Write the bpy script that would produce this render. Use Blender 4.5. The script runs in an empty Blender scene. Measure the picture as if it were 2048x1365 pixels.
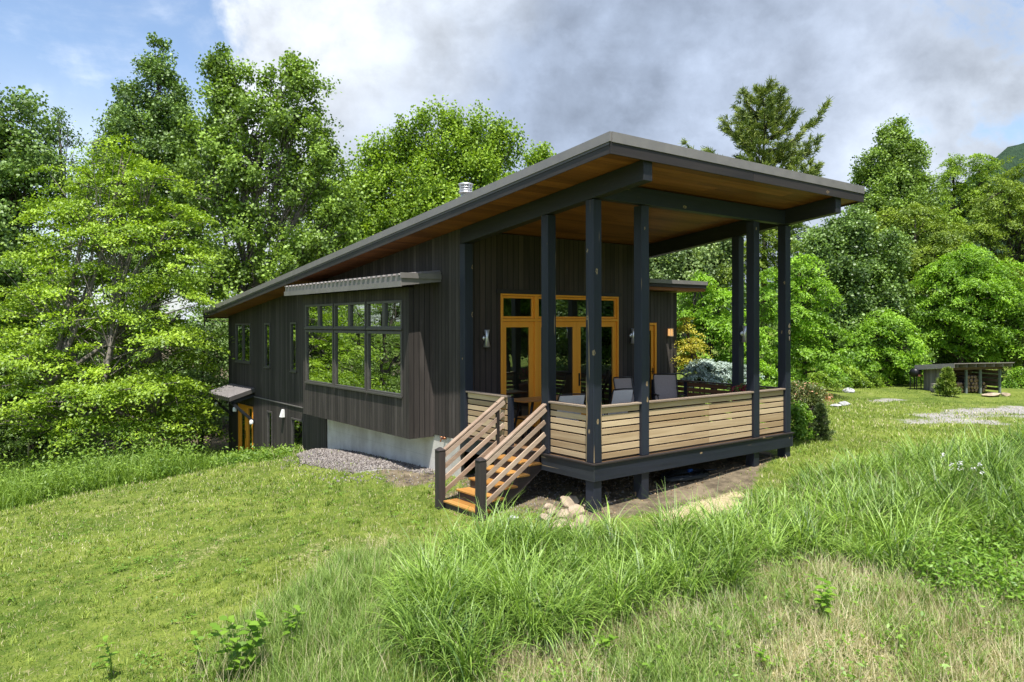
import bpy, math, random
import numpy as np
from mathutils import Vector, Matrix

SC = bpy.context.scene
COL = SC.collection
rad = math.radians

# ------------------------------------------------------------------ camera
CAMP = np.array([-8.64863, -9.00956, 2.34617])
YAW, PIT, ROL, FPX, CYY = 0.655951, -0.003654, -0.002141, 1490.777, 652.484
FW = np.array([math.sin(YAW)*math.cos(PIT), math.cos(YAW)*math.cos(PIT), math.sin(PIT)])
_r = np.array([math.cos(YAW), -math.sin(YAW), 0.0]); _u = np.cross(_r, FW)
RT = math.cos(ROL)*_r + math.sin(ROL)*_u
UP = -math.sin(ROL)*_r + math.cos(ROL)*_u
cam = bpy.data.cameras.new("camera"); camo = bpy.data.objects.new("camera", cam); COL.objects.link(camo)
cam.sensor_width = 36; cam.lens = FPX*36/2048; cam.shift_y = -(682.5-CYY)/2048
cam.clip_start = 0.1; cam.clip_end = 5000
camo.matrix_world = Matrix(((RT[0], UP[0], -FW[0], CAMP[0]), (RT[1], UP[1], -FW[1], CAMP[1]), (RT[2], UP[2], -FW[2], CAMP[2]), (0, 0, 0, 1)))
SC.camera = camo

# ------------------------------------------------------------------ view, sun, sky
SC.view_settings.view_transform = 'Standard'
SC.view_settings.look = 'None'
SC.view_settings.gamma = 1
SC.view_settings.exposure = 0.78
SUN_TO = Vector((-1.0, -1.5, 4.5)).normalized()
sun = bpy.data.lights.new("sun", 'SUN'); sun.energy = 4.6; sun.angle = rad(0.55); sun.color = (1, .955, .88)
suno = bpy.data.objects.new("sun", sun); COL.objects.link(suno); suno.location = (-20, -30, 60)
suno.rotation_euler = (-SUN_TO).to_track_quat('-Z', 'Y').to_euler()

def N(nt, t, **kw):
    n = nt.nodes.new(t)
    for k, v in kw.items():
        if k in n.inputs: n.inputs[k].default_value = v
        else: setattr(n, k, v)
    return n
def lk(nt, a, b): nt.links.new(a, b)
def mth(nt, op, a, b=None, clamp=False):
    n = nt.nodes.new('ShaderNodeMath'); n.operation = op; n.use_clamp = clamp
    for i, v in enumerate((a, b)):
        if v is None: continue
        if isinstance(v, (int, float)): n.inputs[i].default_value = v
        else: nt.links.new(v, n.inputs[i])
    return n.outputs[0]
def mixc(nt, f, a, b, mode='MIX'):
    n = nt.nodes.new('ShaderNodeMix'); n.data_type = 'RGBA'; n.blend_type = mode
    for s, v in ((n.inputs[0], f), (n.inputs[6], a), (n.inputs[7], b)):
        if isinstance(v, (int, float)): s.default_value = v
        elif isinstance(v, (tuple, list)): s.default_value = (*v[:3], 1)
        else: nt.links.new(v, s)
    return n.outputs[2]
def mrange(nt, v, a, b, c=0.0, d=1.0, smooth=True):
    n = nt.nodes.new('ShaderNodeMapRange'); n.interpolation_type = 'SMOOTHSTEP' if smooth else 'LINEAR'
    nt.links.new(v, n.inputs[0])
    for i, x in enumerate((a, b, c, d)): n.inputs[i+1].default_value = x
    return n.outputs[0]
def noise(nt, vec, scale, detail=4, rough=.55, dist=0.0):
    n = nt.nodes.new('ShaderNodeTexNoise'); n.inputs['Scale'].default_value = scale
    n.inputs['Detail'].default_value = detail; n.inputs['Roughness'].default_value = rough
    n.inputs['Distortion'].default_value = dist
    if vec is not None: nt.links.new(vec, n.inputs['Vector'])
    return n.outputs['Fac']

def mapped(nt, vec, sc):
    m = N(nt, 'ShaderNodeMapping'); m.inputs['Scale'].default_value = sc; lk(nt, vec, m.inputs[0]); return m.outputs[0]

world = bpy.data.worlds.new("World"); SC.world = world; world.use_nodes = True
def build_sky():
    nt = world.node_tree; nt.nodes.clear()
    out = N(nt, 'ShaderNodeOutputWorld')
    sky = N(nt, 'ShaderNodeTexSky'); sky.sky_type = 'NISHITA'; sky.sun_disc = False
    sky.sun_elevation = rad(68); sky.sun_rotation = rad(213.7); sky.air_density = 1.0; sky.dust_density = .8; sky.ozone_density = 2.0
    bsky = N(nt, 'ShaderNodeBackground'); bsky.inputs['Strength'].default_value = 0.125
    lk(nt, sky.outputs[0], bsky.inputs[0])
    tc = N(nt, 'ShaderNodeTexCoord'); v = tc.outputs['Generated']
    sep = N(nt, 'ShaderNodeSeparateXYZ'); lk(nt, v, sep.inputs[0])
    az = mth(nt, 'MULTIPLY', mth(nt, 'ARCTAN2', sep.outputs[0], sep.outputs[1]), 57.29578)
    el = mth(nt, 'MULTIPLY', mth(nt, 'ARCSINE', sep.outputs[2]), 57.29578)
    big = noise(nt, v, 2.6, 8, .55, .12)
    fine = noise(nt, v, 8.5, 10, .58, .15)
    wisp = noise(nt, mapped(nt, v, (1, 1, 1.7)), 4.0, 8, .6, .35)
    nb = mth(nt, 'SUBTRACT', big, .5); nf = mth(nt, 'SUBTRACT', fine, .5); nw = mth(nt, 'SUBTRACT', wisp, .5)
    # cloud cover: broken blue sky to the north, one large cloud bank to the east
    edge = mth(nt, 'ADD', az, mth(nt, 'ADD', mth(nt, 'MULTIPLY', nb, 16), mth(nt, 'MULTIPLY', nf, 9)))
    edge = mth(nt, 'ADD', edge, mth(nt, 'MULTIPLY', mth(nt, 'SUBTRACT', 19, el), .25))
    cov_e = mrange(nt, edge, 16.0, 18.2)
    cov_w = mrange(nt, mth(nt, 'ADD', nw, mth(nt, 'MULTIPLY', nf, .5)), -.04, .30, 0.05, .75)
    hz = mrange(nt, el, 20, 8, 0, .6)
    cover = mth(nt, 'MAXIMUM', cov_e, mth(nt, 'MAXIMUM', cov_w, hz))
    gap = mrange(nt, mth(nt, 'ADD', nw, mth(nt, 'ADD', nf, mrange(nt, az, 60, 72, -.3, .16))), .06, .24, 0, .85)
    cover = mth(nt, 'MULTIPLY', cover, mth(nt, 'SUBTRACT', 1, gap))
    # brightness across the bank
    ramp = N(nt, 'ShaderNodeValToRGB'); cr = ramp.color_ramp
    pos = mth(nt, 'ADD', az, mth(nt, 'ADD', mth(nt, 'MULTIPLY', nb, 22), mth(nt, 'MULTIPLY', nf, 10)))
    pos = mth(nt, 'ADD', pos, mth(nt, 'MULTIPLY', mth(nt, 'SUBTRACT', 16, el), .55))
    lk(nt, mrange(nt, pos, 10, 80, 0, 1, False), ramp.inputs[0])
    cols = [(0.0, (.58, .63, .71)), (.15, (.62, .66, .72)), (.26, (.48, .53, .61)), (.37, (.275, .33, .43)),
            (.50, (.27, .325, .425)), (.60, (.30, .355, .455)), (.74, (.33, .38, .47)), (.86, (.42, .47, .55)), (1.0, (.50, .55, .62))]
    while len(cr.elements) < len(cols): cr.elements.new(0.5)
    for e, (p, c) in zip(cr.elements, cols): e.position = p; e.color = (*c, 1)
    det = mth(nt, 'ADD', 1.0, mth(nt, 'ADD', mth(nt, 'MULTIPLY', nf, 1.25), mth(nt, 'MULTIPLY', nw, .8)))
    puff = mrange(nt, noise(nt, mapped(nt, v, (1, 1, 1.5)), 5.5, 12, .6, .1), .46, .56, -.5, .5)
    det = mth(nt, 'ADD', det, mth(nt, 'MULTIPLY', puff, .10))
    cc = N(nt, 'ShaderNodeVectorMath', operation='SCALE'); lk(nt, ramp.outputs[0], cc.inputs[0]); lk(nt, det, cc.inputs['Scale'])
    bcl = N(nt, 'ShaderNodeBackground'); lk(nt, cc.outputs[0], bcl.inputs[0]); bcl.inputs['Strength'].default_value = 0.95
    mx = N(nt, 'ShaderNodeMixShader'); lk(nt, cover, mx.inputs[0]); lk(nt, bsky.outputs[0], mx.inputs[1]); lk(nt, bcl.outputs[0], mx.inputs[2])
    lk(nt, mx.outputs[0], out.inputs[0])
build_sky()

# ------------------------------------------------------------------ tagging and mesh helpers
def tag(o, label=None, cat=None, group=None, kind=None):
    if label: o['label'] = label
    if cat: o['category'] = cat
    if group: o['group'] = group
    if kind: o['kind'] = kind
    return o
def empty(name, loc, label, cat, group=None):
    o = bpy.data.objects.new(name, None); COL.objects.link(o); o.location = loc; o.empty_display_size = .2
    return tag(o, label, cat, group)
def np_mesh(name, V, F, mat, parent=None, tint=None, smooth=False, vattr=None):
    """V (n,3), F (m,k) faces all of k corners."""
    V = np.asarray(V, np.float32); F = np.asarray(F, np.int32); m, k = F.shape
    me = bpy.data.meshes.new(name)
    me.vertices.add(len(V)); me.vertices.foreach_set('co', V.ravel())
    me.loops.add(m*k); me.loops.foreach_set('vertex_index', F.ravel())
    me.polygons.add(m); me.polygons.foreach_set('loop_start', np.arange(0, m*k, k, dtype=np.int32))
    try: me.polygons.foreach_set('loop_total', np.full(m, k, np.int32))
    except Exception: pass
    if smooth: me.polygons.foreach_set('use_smooth', np.ones(m, bool))
    if tint is not None:
        a = me.attributes.new('tint', 'FLOAT', 'FACE'); a.data.foreach_set('value', np.asarray(tint, np.float32))
    if vattr:
        for nm, arr in vattr.items():
            a = me.attributes.new(nm, 'FLOAT', 'POINT'); a.data.foreach_set('value', np.asarray(arr, np.float32))
    me.update(calc_edges=True); me.materials.append(mat)
    o = bpy.data.objects.new(name, me); COL.objects.link(o)
    if parent: o.parent = parent
    return o

class MB:
    def __init__(s): s.v = []; s.f = []; s.t = []; s.sm = []
    def add(s, vs, fs, tint=0.5, smooth=False):
        b = len(s.v); s.v += [tuple(map(float, v)) for v in vs]; s.f += [tuple(i+b for i in f) for f in fs]
        s.t += [tint]*len(fs); s.sm += [smooth]*len(fs); return s
    def box(s, x0, x1, y0, y1, z0, z1, tint=0.5):
        vs = [(x0, y0, z0), (x1, y0, z0), (x1, y1, z0), (x0, y1, z0), (x0, y0, z1), (x1, y0, z1), (x1, y1, z1), (x0, y1, z1)]
        return s.add(vs, [(3, 2, 1, 0), (4, 5, 6, 7), (0, 1, 5, 4), (1, 2, 6, 5), (2, 3, 7, 6), (3, 0, 4, 7)], tint)
    def hexa(s, vs, tint=0.5):
        return s.add(vs, [(3, 2, 1, 0), (4, 5, 6, 7), (0, 1, 5, 4), (1, 2, 6, 5), (2, 3, 7, 6), (3, 0, 4, 7)], tint)
    def bar(s, a, b, w, h, up=(0, 0, 1), tint=0.5):
        a = Vector(a); b = Vector(b); d = (b-a).normalized(); side = d.cross(Vector(up))
        if side.length < 1e-4: side = d.cross(Vector((1, 0, 0)))
        side.normalize(); u = side.cross(d).normalized(); sx = side*w/2; uy = u*h/2
        return s.hexa([a-sx-uy, a+sx-uy, b+sx-uy, b-sx-uy, a-sx+uy, a+sx+uy, b+sx+uy, b-sx+uy], tint)
    def tube(s, pts, rads, n=8, cap=True, tint=0.5):
        pts = [Vector(p) for p in pts]
        if isinstance(rads, (int, float)): rads = [rads]*len(pts)
        vs = []; fs = []; prev = None
        for i, p in enumerate(pts):
            d = (pts[min(i+1, len(pts)-1)]-pts[max(i-1, 0)])
            if d.length < 1e-9: d = Vector((0, 0, 1))
            d.normalize()
            if prev is None:
                x = d.cross(Vector((0, 0, 1)))
                if x.length < 1e-3: x = Vector((1, 0, 0))
            else:
                x = prev - d*prev.dot(d)
                if x.length < 1e-4: x = d.orthogonal()
            x.normalize(); y = d.cross(x); prev = x
            for k in range(n):
                a = 2*math.pi*k/n; vs.append(p + (x*math.cos(a)+y*math.sin(a))*rads[i])
        for i in range(len(pts)-1):
            for k in range(n):
                k2 = (k+1) % n; fs.append((i*n+k, i*n+k2, (i+1)*n+k2, (i+1)*n+k))
        s.add(vs, fs, tint, True)
        if cap:
            b = len(s.v)-len(vs)
            s.f.append(tuple(b+k for k in reversed(range(n)))); s.t.append(tint); s.sm.append(False)
            e = b+(len(pts)-1)*n
            s.f.append(tuple(e+k for k in range(n))); s.t.append(tint); s.sm.append(False)
        return s
    def lathe(s, c, prof, n=16, axis='Z', tint=0.5):
        """prof: list of (r, h) along the axis from point c."""
        vs = []; fs = []
        for r, h in prof:
            for k in range(n):
                a = 2*math.pi*k/n; q = (r*math.cos(a), r*math.sin(a), h)
                if axis == 'Y': q = (q[0], q[2], q[1])
                if axis == 'X': q = (q[2], q[0], q[1])
                vs.append((c[0]+q[0], c[1]+q[1], c[2]+q[2]))
        for i in range(len(prof)-1):
            for k in range(n):
                k2 = (k+1) % n; fs.append((i*n+k, i*n+k2, (i+1)*n+k2, (i+1)*n+k))
        fs.append(tuple(reversed(range(n)))); fs.append(tuple((len(prof)-1)*n+k for k in range(n)))
        return s.add(vs, fs, tint, True)
    def build(s, name, mat, parent=None, bevel=0.0, offset=None):
        me = bpy.data.meshes.new(name)
        vs = s.v if offset is None else [(v[0]-offset[0], v[1]-offset[1], v[2]-offset[2]) for v in s.v]
        me.from_pydata(vs, [], s.f); me.materials.append(mat)
        a = me.attributes.new('tint', 'FLOAT', 'FACE'); a.data.foreach_set('value', s.t)
        me.polygons.foreach_set('use_smooth', s.sm); me.update()
        o = bpy.data.objects.new(name, me); COL.objects.link(o)
        if parent: o.parent = parent
        if bevel:
            b = o.modifiers.new('bevel', 'BEVEL'); b.width = bevel; b.segments = 2; b.limit_method = 'ANGLE'; b.angle_limit = rad(50)
        return o

# ------------------------------------------------------------------ materials
def newmat(name):
    m = bpy.data.materials.new(name); m.use_nodes = True; nt = m.node_tree; nt.nodes.clear()
    out = N(nt, 'ShaderNodeOutputMaterial'); return m, nt, out
def princ(nt, out, color, rough=.6, metal=0, spec=.5, bump=None, bstr=.3, bdist=.01):
    p = N(nt, 'ShaderNodeBsdfPrincipled')
    if isinstance(color, tuple): p.inputs['Base Color'].default_value = (*color, 1)
    else: lk(nt, color, p.inputs['Base Color'])
    if isinstance(rough, (int, float)): p.inputs['Roughness'].default_value = rough
    else: lk(nt, rough, p.inputs['Roughness'])
    p.inputs['Metallic'].default_value = metal; p.inputs['Specular IOR Level'].default_value = spec
    if bump is not None:
        b = N(nt, 'ShaderNodeBump'); b.inputs['Strength'].default_value = bstr; b.inputs['Distance'].default_value = bdist
        lk(nt, bump, b.inputs['Height']); lk(nt, b.outputs[0], p.inputs['Normal'])
    lk(nt, p.outputs[0], out.inputs[0]); return p
def objc(nt): return N(nt, 'ShaderNodeTexCoord').outputs['Object']
def attr(nt, nm='tint'):
    a = N(nt, 'ShaderNodeAttribute'); a.attribute_name = nm; return a.outputs['Fac']

def simple(name, c, rough=.6, metal=0, spec=.5, var=.15, scale=12, bump=.15, stretch=(1, 1, 1)):
    m, nt, out = newmat(name); v = mapped(nt, objc(nt), stretch)
    n = noise(nt, v, scale, 5); n2 = noise(nt, v, scale*.22, 3)
    f = mth(nt, 'ADD', mth(nt, 'MULTIPLY', n, .6), mth(nt, 'MULTIPLY', n2, .4))
    col = mixc(nt, mrange(nt, f, .3, .7), tuple(x*(1-var) for x in c), tuple(min(1, x*(1+var)) for x in c))
    col = mixc(nt, mth(nt, 'MULTIPLY', mth(nt, 'SUBTRACT', attr(nt), .5, True), .0), col, col)
    princ(nt, out, col, mrange(nt, n, .3, .7, max(0, rough-.08), min(1, rough+.08)), metal, spec, n, bump, .004)
    return m

def planks(name, dark, light, width=.14, seam=.012, rough=.75, wear=None):
    """vertical boards: the board number comes from x + y, grain runs in z"""
    m, nt, out = newmat(name); o = objc(nt)
    s = N(nt, 'ShaderNodeSeparateXYZ'); lk(nt, o, s.inputs[0])
    u = mth(nt, 'DIVIDE', mth(nt, 'ADD', s.outputs[0], s.outputs[1]), width)
    bid = mth(nt, 'FLOOR', u); fr = mth(nt, 'FRACT', u)
    wn = N(nt, 'ShaderNodeTexWhiteNoise'); wn.noise_dimensions = '1D'; lk(nt, bid, wn.inputs['W'])
    sh = N(nt, 'ShaderNodeCombineXYZ'); lk(nt, mth(nt, 'MULTIPLY', wn.outputs[0], 37), sh.inputs[2])
    va = N(nt, 'ShaderNodeVectorMath', operation='ADD'); lk(nt, o, va.inputs[0]); lk(nt, sh.outputs[0], va.inputs[1])
    g = noise(nt, mapped(nt, va.outputs[0], (38, 38, 1.1)), 1.0, 6, .62)
    b = noise(nt, mapped(nt, va.outputs[0], (2.2, 2.2, .5)), 1.0, 4, .6)
    f = mth(nt, 'ADD', mth(nt, 'MULTIPLY', wn.outputs[0], .42), mth(nt, 'ADD', mth(nt, 'MULTIPLY', mth(nt, 'SUBTRACT', g, .32), .75), mth(nt, 'MULTIPLY', mth(nt, 'SUBTRACT', b, .5), .5)))
    col = mixc(nt, mth(nt, 'MULTIPLY', f, 1.0, True), dark, light)
    if wear: col = mixc(nt, mrange(nt, b, .55, .80, 0, .45), col, wear)
    d = mth(nt, 'MINIMUM', fr, mth(nt, 'SUBTRACT', 1, fr))
    gap = mrange(nt, d, seam*.5/width, seam*1.2/width)
    col = mixc(nt, gap, (.006, .005, .005), col)
    h = mth(nt, 'ADD', gap, mth(nt, 'MULTIPLY', g, .3))
    princ(nt, out, col, rough, 0, .3, h, .6, .008)
    return m

def grain(name, dark, light, axis=0, rough=.6, spec=.35, knots=None, scale=1.0, tintamt=.5, fine=45):
    """sawn timber whose grain runs along one axis; face tint shifts each board"""
    m, nt, out = newmat(name); o = objc(nt); t = attr(nt)
    sh = N(nt, 'ShaderNodeCombineXYZ')
    for i in range(3): lk(nt, mth(nt, 'MULTIPLY', t, 23.7), sh.inputs[i])
    va = N(nt, 'ShaderNodeVectorMath', operation='ADD'); lk(nt, o, va.inputs[0]); lk(nt, sh.outputs[0], va.inputs[1])
    st = [fine*scale]*3; st[axis] = 1.3*scale
    st2 = [6*scale]*3; st2[axis] = .5*scale
    g = noise(nt, mapped(nt, va.outputs[0], st), 1.0, 5, .6, .3)
    b = noise(nt, mapped(nt, va.outputs[0], st2), 1.0, 4, .55, .6)
    f = mth(nt, 'ADD', mth(nt, 'MULTIPLY', mth(nt, 'SUBTRACT', g, .25), .7), mth(nt, 'ADD', mth(nt, 'MULTIPLY', mth(nt, 'SUBTRACT', b, .5), .9), mth(nt, 'MULTIPLY', mth(nt, 'SUBTRACT', t, .5), tintamt)))
    col = mixc(nt, mth(nt, 'ADD', f, .12, True), dark, light)
    bump = g
    if knots:
        ks = [4.4]*3; ks[axis] = 2.3
        vo = N(nt, 'ShaderNodeTexVoronoi'); vo.inputs['Scale'].default_value = 1.0; vo.inputs['Randomness'].default_value = 1
        lk(nt, mapped(nt, va.outputs[0], ks), vo.inputs['Vector'])
        wob = noise(nt, mapped(nt, va.outputs[0], (30, 30, 30)), 1.0, 3)
        dd = mth(nt, 'ADD', vo.outputs['Distance'], mth(nt, 'MULTIPLY', mth(nt, 'SUBTRACT', wob, .5), .16))
        ring = mth(nt, 'MULTIPLY', mrange(nt, dd, .05, .07), mrange(nt, dd, .13, .105))
        core = mrange(nt, dd, .045, .02)
        sp = [15]*3; sp[axis] = .55
        crack = mrange(nt, noise(nt, mapped(nt, va.outputs[0], sp), 1.0, 2, .4, .2), .715, .735)
        sc_ = N(nt, 'ShaderNodeSeparateXYZ'); lk(nt, vo.outputs['Color'], sc_.inputs[0])
        some = mth(nt, 'GREATER_THAN', sc_.outputs[0], .52)
        k = mth(nt, 'MAXIMUM', mth(nt, 'MULTIPLY', some, mth(nt, 'MAXIMUM', ring, mth(nt, 'MULTIPLY', core, .5))), mth(nt, 'MULTIPLY', crack, .9))
        col = mixc(nt, mth(nt, 'MULTIPLY', k, .8), col, knots)
    princ(nt, out, col, rough, 0, spec, bump, .25, .004)
    return m

M = {}
M['siding'] = planks('charred_siding', (.023, .0195, .0175), (.108, .091, .081), .135, .008, .78, (.150, .132, .120))
M['siding_porch'] = planks('porch_siding', (.018, .014, .013), (.105, .076, .064), .15, .010, .7, (.13, .072, .050))
M['timber'] = grain('dark_timber', (.009, .012, .021), (.027, .034, .055), 2, .55, .45, (.34, .24, .13))
M['timber_x'] = grain('dark_timber_x', (.009, .012, .021), (.027, .034, .055), 0, .55, .45, (.34, .24, .13))
M['timber_y'] = grain('dark_timber_y', (.012, .013, .016), (.034, .036, .042), 1, .55, .4)
M['rim_y'] = grain('rim_timber_y', (.014, .017, .023), (.044, .049, .058), 1, .55, .45, (.30, .22, .13))
M['fascia_x'] = grain('fascia_x', (.016, .013, .013), (.052, .040, .036), 0, .6, .4, (.22, .15, .09))
M['fascia_y'] = grain('fascia_y', (.020, .017, .016), (.060, .050, .045), 1, .6, .4)
M['slat_x'] = grain('cedar_slat_x', (.34, .23, .125), (.73, .575, .37), 0, .65, .3, None, 1, .55)
M['slat_y'] = grain('cedar_slat_y', (.32, .215, .12), (.71, .555, .355), 1, .65, .3, None, 1, .55)
M['slat_red'] = grain('stained_slat', (.07, .03, .015), (.21, .10, .045), 1, .6, .3, None, 1, .6)
M['cap'] = grain('weathered_cap', (.20, .15, .11), (.42, .34, .26), 0, .7, .3)
M['cap_y'] = grain('weathered_cap_y', (.20, .15, .11), (.42, .34, .26), 1, .7, .3)
M['cap_dark'] = grain('dark_cap', (.045, .026, .02), (.11, .065, .045), 1, .6, .3)
M['handrail'] = grain('handrail_wood', (.27, .19, .135), (.60, .47, .36), 0, .6, .35)
M['newel'] = grain('newel_wood', (.022, .018, .017), (.075, .062, .058), 2, .65, .35)
M['tread'] = grain('oiled_tread', (.30, .135, .03), (.62, .34, .10), 1, .45, .45)
M['stringer'] = grain('stringer_wood', (.028, .021, .021), (.085, .064, .060), 0, .65, .35)
M['deckboard'] = grain('deck_board', (.14, .075, .035), (.33, .20, .10), 0, .6, .35)
M['soffit'] = grain('soffit_boards', (.125, .041, .013), (.37, .134, .047), 0, .55, .35, None, 1, .45)
M['yellow'] = grain('amber_frame', (.84, .315, .022), (.95, .42, .05), 2, .42, .5, None, 1, .2)
M['table'] = grain('table_wood', (.38, .15, .035), (.60, .28, .075), 0, .35, .5)
M['graywood'] = grain('gray_wood', (.13, .115, .105), (.36, .33, .31), 2, .8, .2, None, 1, .6)
M['graywood_x'] = grain('gray_wood_x', (.15, .135, .125), (.40, .37, .35), 0, .8, .2, None, 1, .6)
M['shedwood'] = grain('shed_wood', (.10, .065, .045), (.27, .19, .135), 0, .8, .2, None, 1, .6)
M['greenpost'] = grain('treated_post', (.13, .16, .15), (.29, .33, .31), 2, .8, .2)
M['metal'] = simple('bronze_metal', (.205, .188, .180), .42, .15, .5, .12, 5, .05)
M['metal_light'] = simple('roof_metal', (.235, .215, .21), .42, .25, .5, .10, 4, .05)
M['frame'] = simple('window_frame', (.075, .068, .064), .45, 0, .5, .1, 20, .03)
M['steel'] = simple('brushed_steel', (.70, .70, .71), .38, .75, .5, .06, 30, .05)
M['black'] = simple('black_metal', (.012, .012, .013), .4, .3, .5, .1, 20, .05)
M['white'] = simple('white_enamel', (.78, .78, .76), .45, 0, .5, .05, 15, .03)
M['cloth_gray'] = simple('gray_sling', (.78, .73, .70), .8, 0, .3, .1, 160, .4)
M['chairframe'] = simple('chair_frame', (.022, .018, .017), .4, .2, .5, .1, 20, .05)
M['interior'] = simple('interior_wall', (.24, .20, .16), .85, 0, .3, .1, 3, .0)
M['interior_floor'] = simple('interior_floor', (.16, .09, .045), .5, 0, .4, .2, 6, .0)
M['curtain'] = simple('curtain', (.75, .76, .74), .9, 0, .2, .1, 8, .0)
M['shade'] = simple('lamp_shade', (.55, .58, .36), .9, 0, .2, .05, 8, 0)
M['copper'] = simple('copper', (.55, .24, .13), .4, 1, .5, .15, 30, .1)
M['terracotta'] = simple('terracotta', (.20, .07, .045), .7, 0, .4, .15, 15, .1)
M['hose'] = simple('hose_rubber', (.022, .026, .032), .38, 0, .5, .15, 20, .1)
M['blue'] = simple('blue_plastic', (.02, .10, .42), .4, 0, .5, .1, 20, 0)
M['logbark'] = simple('log_bark', (.11, .085, .075), .9, 0, .2, .5, 9, .8)
M['logend'] = simple('log_end', (.36, .24, .15), .85, 0, .2, .35, 14, .3)
M['bark'] = simple('bark', (.17, .15, .13), .9, 0, .2, .35, 7, .8, (1, 1, .3))
M['bark_dark'] = simple('bark_dark', (.075, .062, .052), .9, 0, .2, .35, 7, .8, (1, 1, .3))
M['rock'] = simple('tan_rock', (.38, .30, .215), .85, 0, .3, .35, 5, .7)
M['rock_gray'] = simple('gray_rock', (.40, .40, .41), .85, 0, .3, .35, 5, .7)
M['brass'] = simple('number_metal', (.72, .52, .34), .5, .2, .5, .1, 30, 0)

def mat_woven():
    m, nt, out = newmat('woven_sling'); o = objc(nt)
    w = N(nt, 'ShaderNodeTexWave'); w.wave_type = 'BANDS'; w.bands_direction = 'Z'; w.inputs['Scale'].default_value = 14; w.inputs['Distortion'].default_value = .4
    lk(nt, o, w.inputs[0]); n = noise(nt, o, 90, 2)
    f = mth(nt, 'MULTIPLY', w.outputs['Fac'], mth(nt, 'ADD', n, .3))
    princ(nt, out, mixc(nt, f, (.21, .165, .145), (.62, .52, .47)), .75, 0, .3, w.outputs['Fac'], .4, .004)
    return m
M['woven'] = mat_woven()

def mat_concrete():
    m, nt, out = newmat('concrete'); o = objc(nt)
    a = noise(nt, o, 1.3, 6, .6); b = noise(nt, mapped(nt, o, (3, 3, .7)), 1.0, 5); c = noise(nt, o, 40, 3)
    f = mth(nt, 'ADD', mth(nt, 'MULTIPLY', a, .5), mth(nt, 'ADD', mth(nt, 'MULTIPLY', b, .35), mth(nt, 'MULTIPLY', c, .15)))
    col = mixc(nt, mrange(nt, f, .35, .65), (.47, .44, .39), (.70, .68, .63))
    s = N(nt, 'ShaderNodeSeparateXYZ'); lk(nt, o, s.inputs[0])
    fr = mth(nt, 'FRACT', mth(nt, 'DIVIDE', s.outputs[2], .62)); ln = mrange(nt, mth(nt, 'ABSOLUTE', mth(nt, 'SUBTRACT', fr, .5)), .485, .497, 0, .22)
    col = mixc(nt, ln, col, (.25, .23, .20))
    princ(nt, out, col, .9, 0, .25, f, .25, .01); return m
M['concrete'] = mat_concrete()

def mat_glass(name='window_glass', ior=1.55, tintc=(.50, .56, .52), base=.10):
    m, nt, out = newmat(name)
    tr = N(nt, 'ShaderNodeBsdfTransparent'); tr.inputs[0].default_value = (*tintc, 1)
    gl = N(nt, 'ShaderNodeBsdfGlossy'); gl.inputs['Roughness'].default_value = .004; gl.inputs[0].default_value = (.50, .54, .50, 1)
    fr = N(nt, 'ShaderNodeFresnel'); fr.inputs['IOR'].default_value = ior
    n = noise(nt, objc(nt), .9, 2); b = N(nt, 'ShaderNodeBump'); b.inputs['Strength'].default_value = .06; b.inputs['Distance'].default_value = .05
    lk(nt, n, b.inputs['Height']); lk(nt, b.outputs[0], gl.inputs['Normal'])
    mx = N(nt, 'ShaderNodeMixShader'); lk(nt, mth(nt, 'MAXIMUM', fr.outputs[0], base), mx.inputs[0]); lk(nt, tr.outputs[0], mx.inputs[1]); lk(nt, gl.outputs[0], mx.inputs[2])
    lk(nt, mx.outputs[0], out.inputs[0]); return m
M['glass'] = mat_glass()
M['glass_door'] = mat_glass('door_glass', 1.55, (.50, .56, .52), .45)
M['canopy'] = simple('canopy_metal', (.125, .112, .110), .5, .1, .5, .1, 5, .05)

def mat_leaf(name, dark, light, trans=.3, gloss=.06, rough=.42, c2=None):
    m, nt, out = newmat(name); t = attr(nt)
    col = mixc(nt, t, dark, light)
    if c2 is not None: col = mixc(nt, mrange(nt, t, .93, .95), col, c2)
    d = N(nt, 'ShaderNodeBsdfDiffuse'); lk(nt, col, d.inputs[0])
    tl = N(nt, 'ShaderNodeBsdfTranslucent'); lk(nt, mixc(nt, 1.0, col, (1.25, 1.25, .55), 'MULTIPLY'), tl.inputs[0])
    g = N(nt, 'ShaderNodeBsdfGlossy'); g.inputs['Roughness'].default_value = max(.5, rough); g.inputs[0].default_value = (.9, .95, .9, 1)
    a = N(nt, 'ShaderNodeMixShader'); a.inputs[0].default_value = trans; lk(nt, d.outputs[0], a.inputs[1]); lk(nt, tl.outputs[0], a.inputs[2])
    b = N(nt, 'ShaderNodeMixShader'); b.inputs[0].default_value = gloss*.5; lk(nt, a.outputs[0], b.inputs[1]); lk(nt, g.outputs[0], b.inputs[2])
    lk(nt, b.outputs[0], out.inputs[0]); return m
M['leaf_maple'] = mat_leaf('leaf_maple', (0.064, 0.118, 0.015), (0.284, 0.435, 0.060), .28, .07)
M['leaf_dark'] = mat_leaf('leaf_dark', (0.046, 0.093, 0.015), (0.217, 0.349, 0.067), .25, .09, .35)
M['leaf_beech'] = mat_leaf('leaf_beech', (0.095, 0.179, 0.013), (0.398, 0.567, 0.044), .32, .06)
M['leaf_ash'] = mat_leaf('leaf_ash', (0.079, 0.155, 0.013), (0.344, 0.506, 0.044), .32, .05)
M['leaf_locust'] = mat_leaf('leaf_locust', (0.083, 0.183, 0.014), (0.344, 0.579, 0.048), .34, .05)
M['leaf_olive'] = mat_leaf('leaf_olive', (0.091, 0.155, 0.019), (0.344, 0.459, 0.058), .3, .05)
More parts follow.
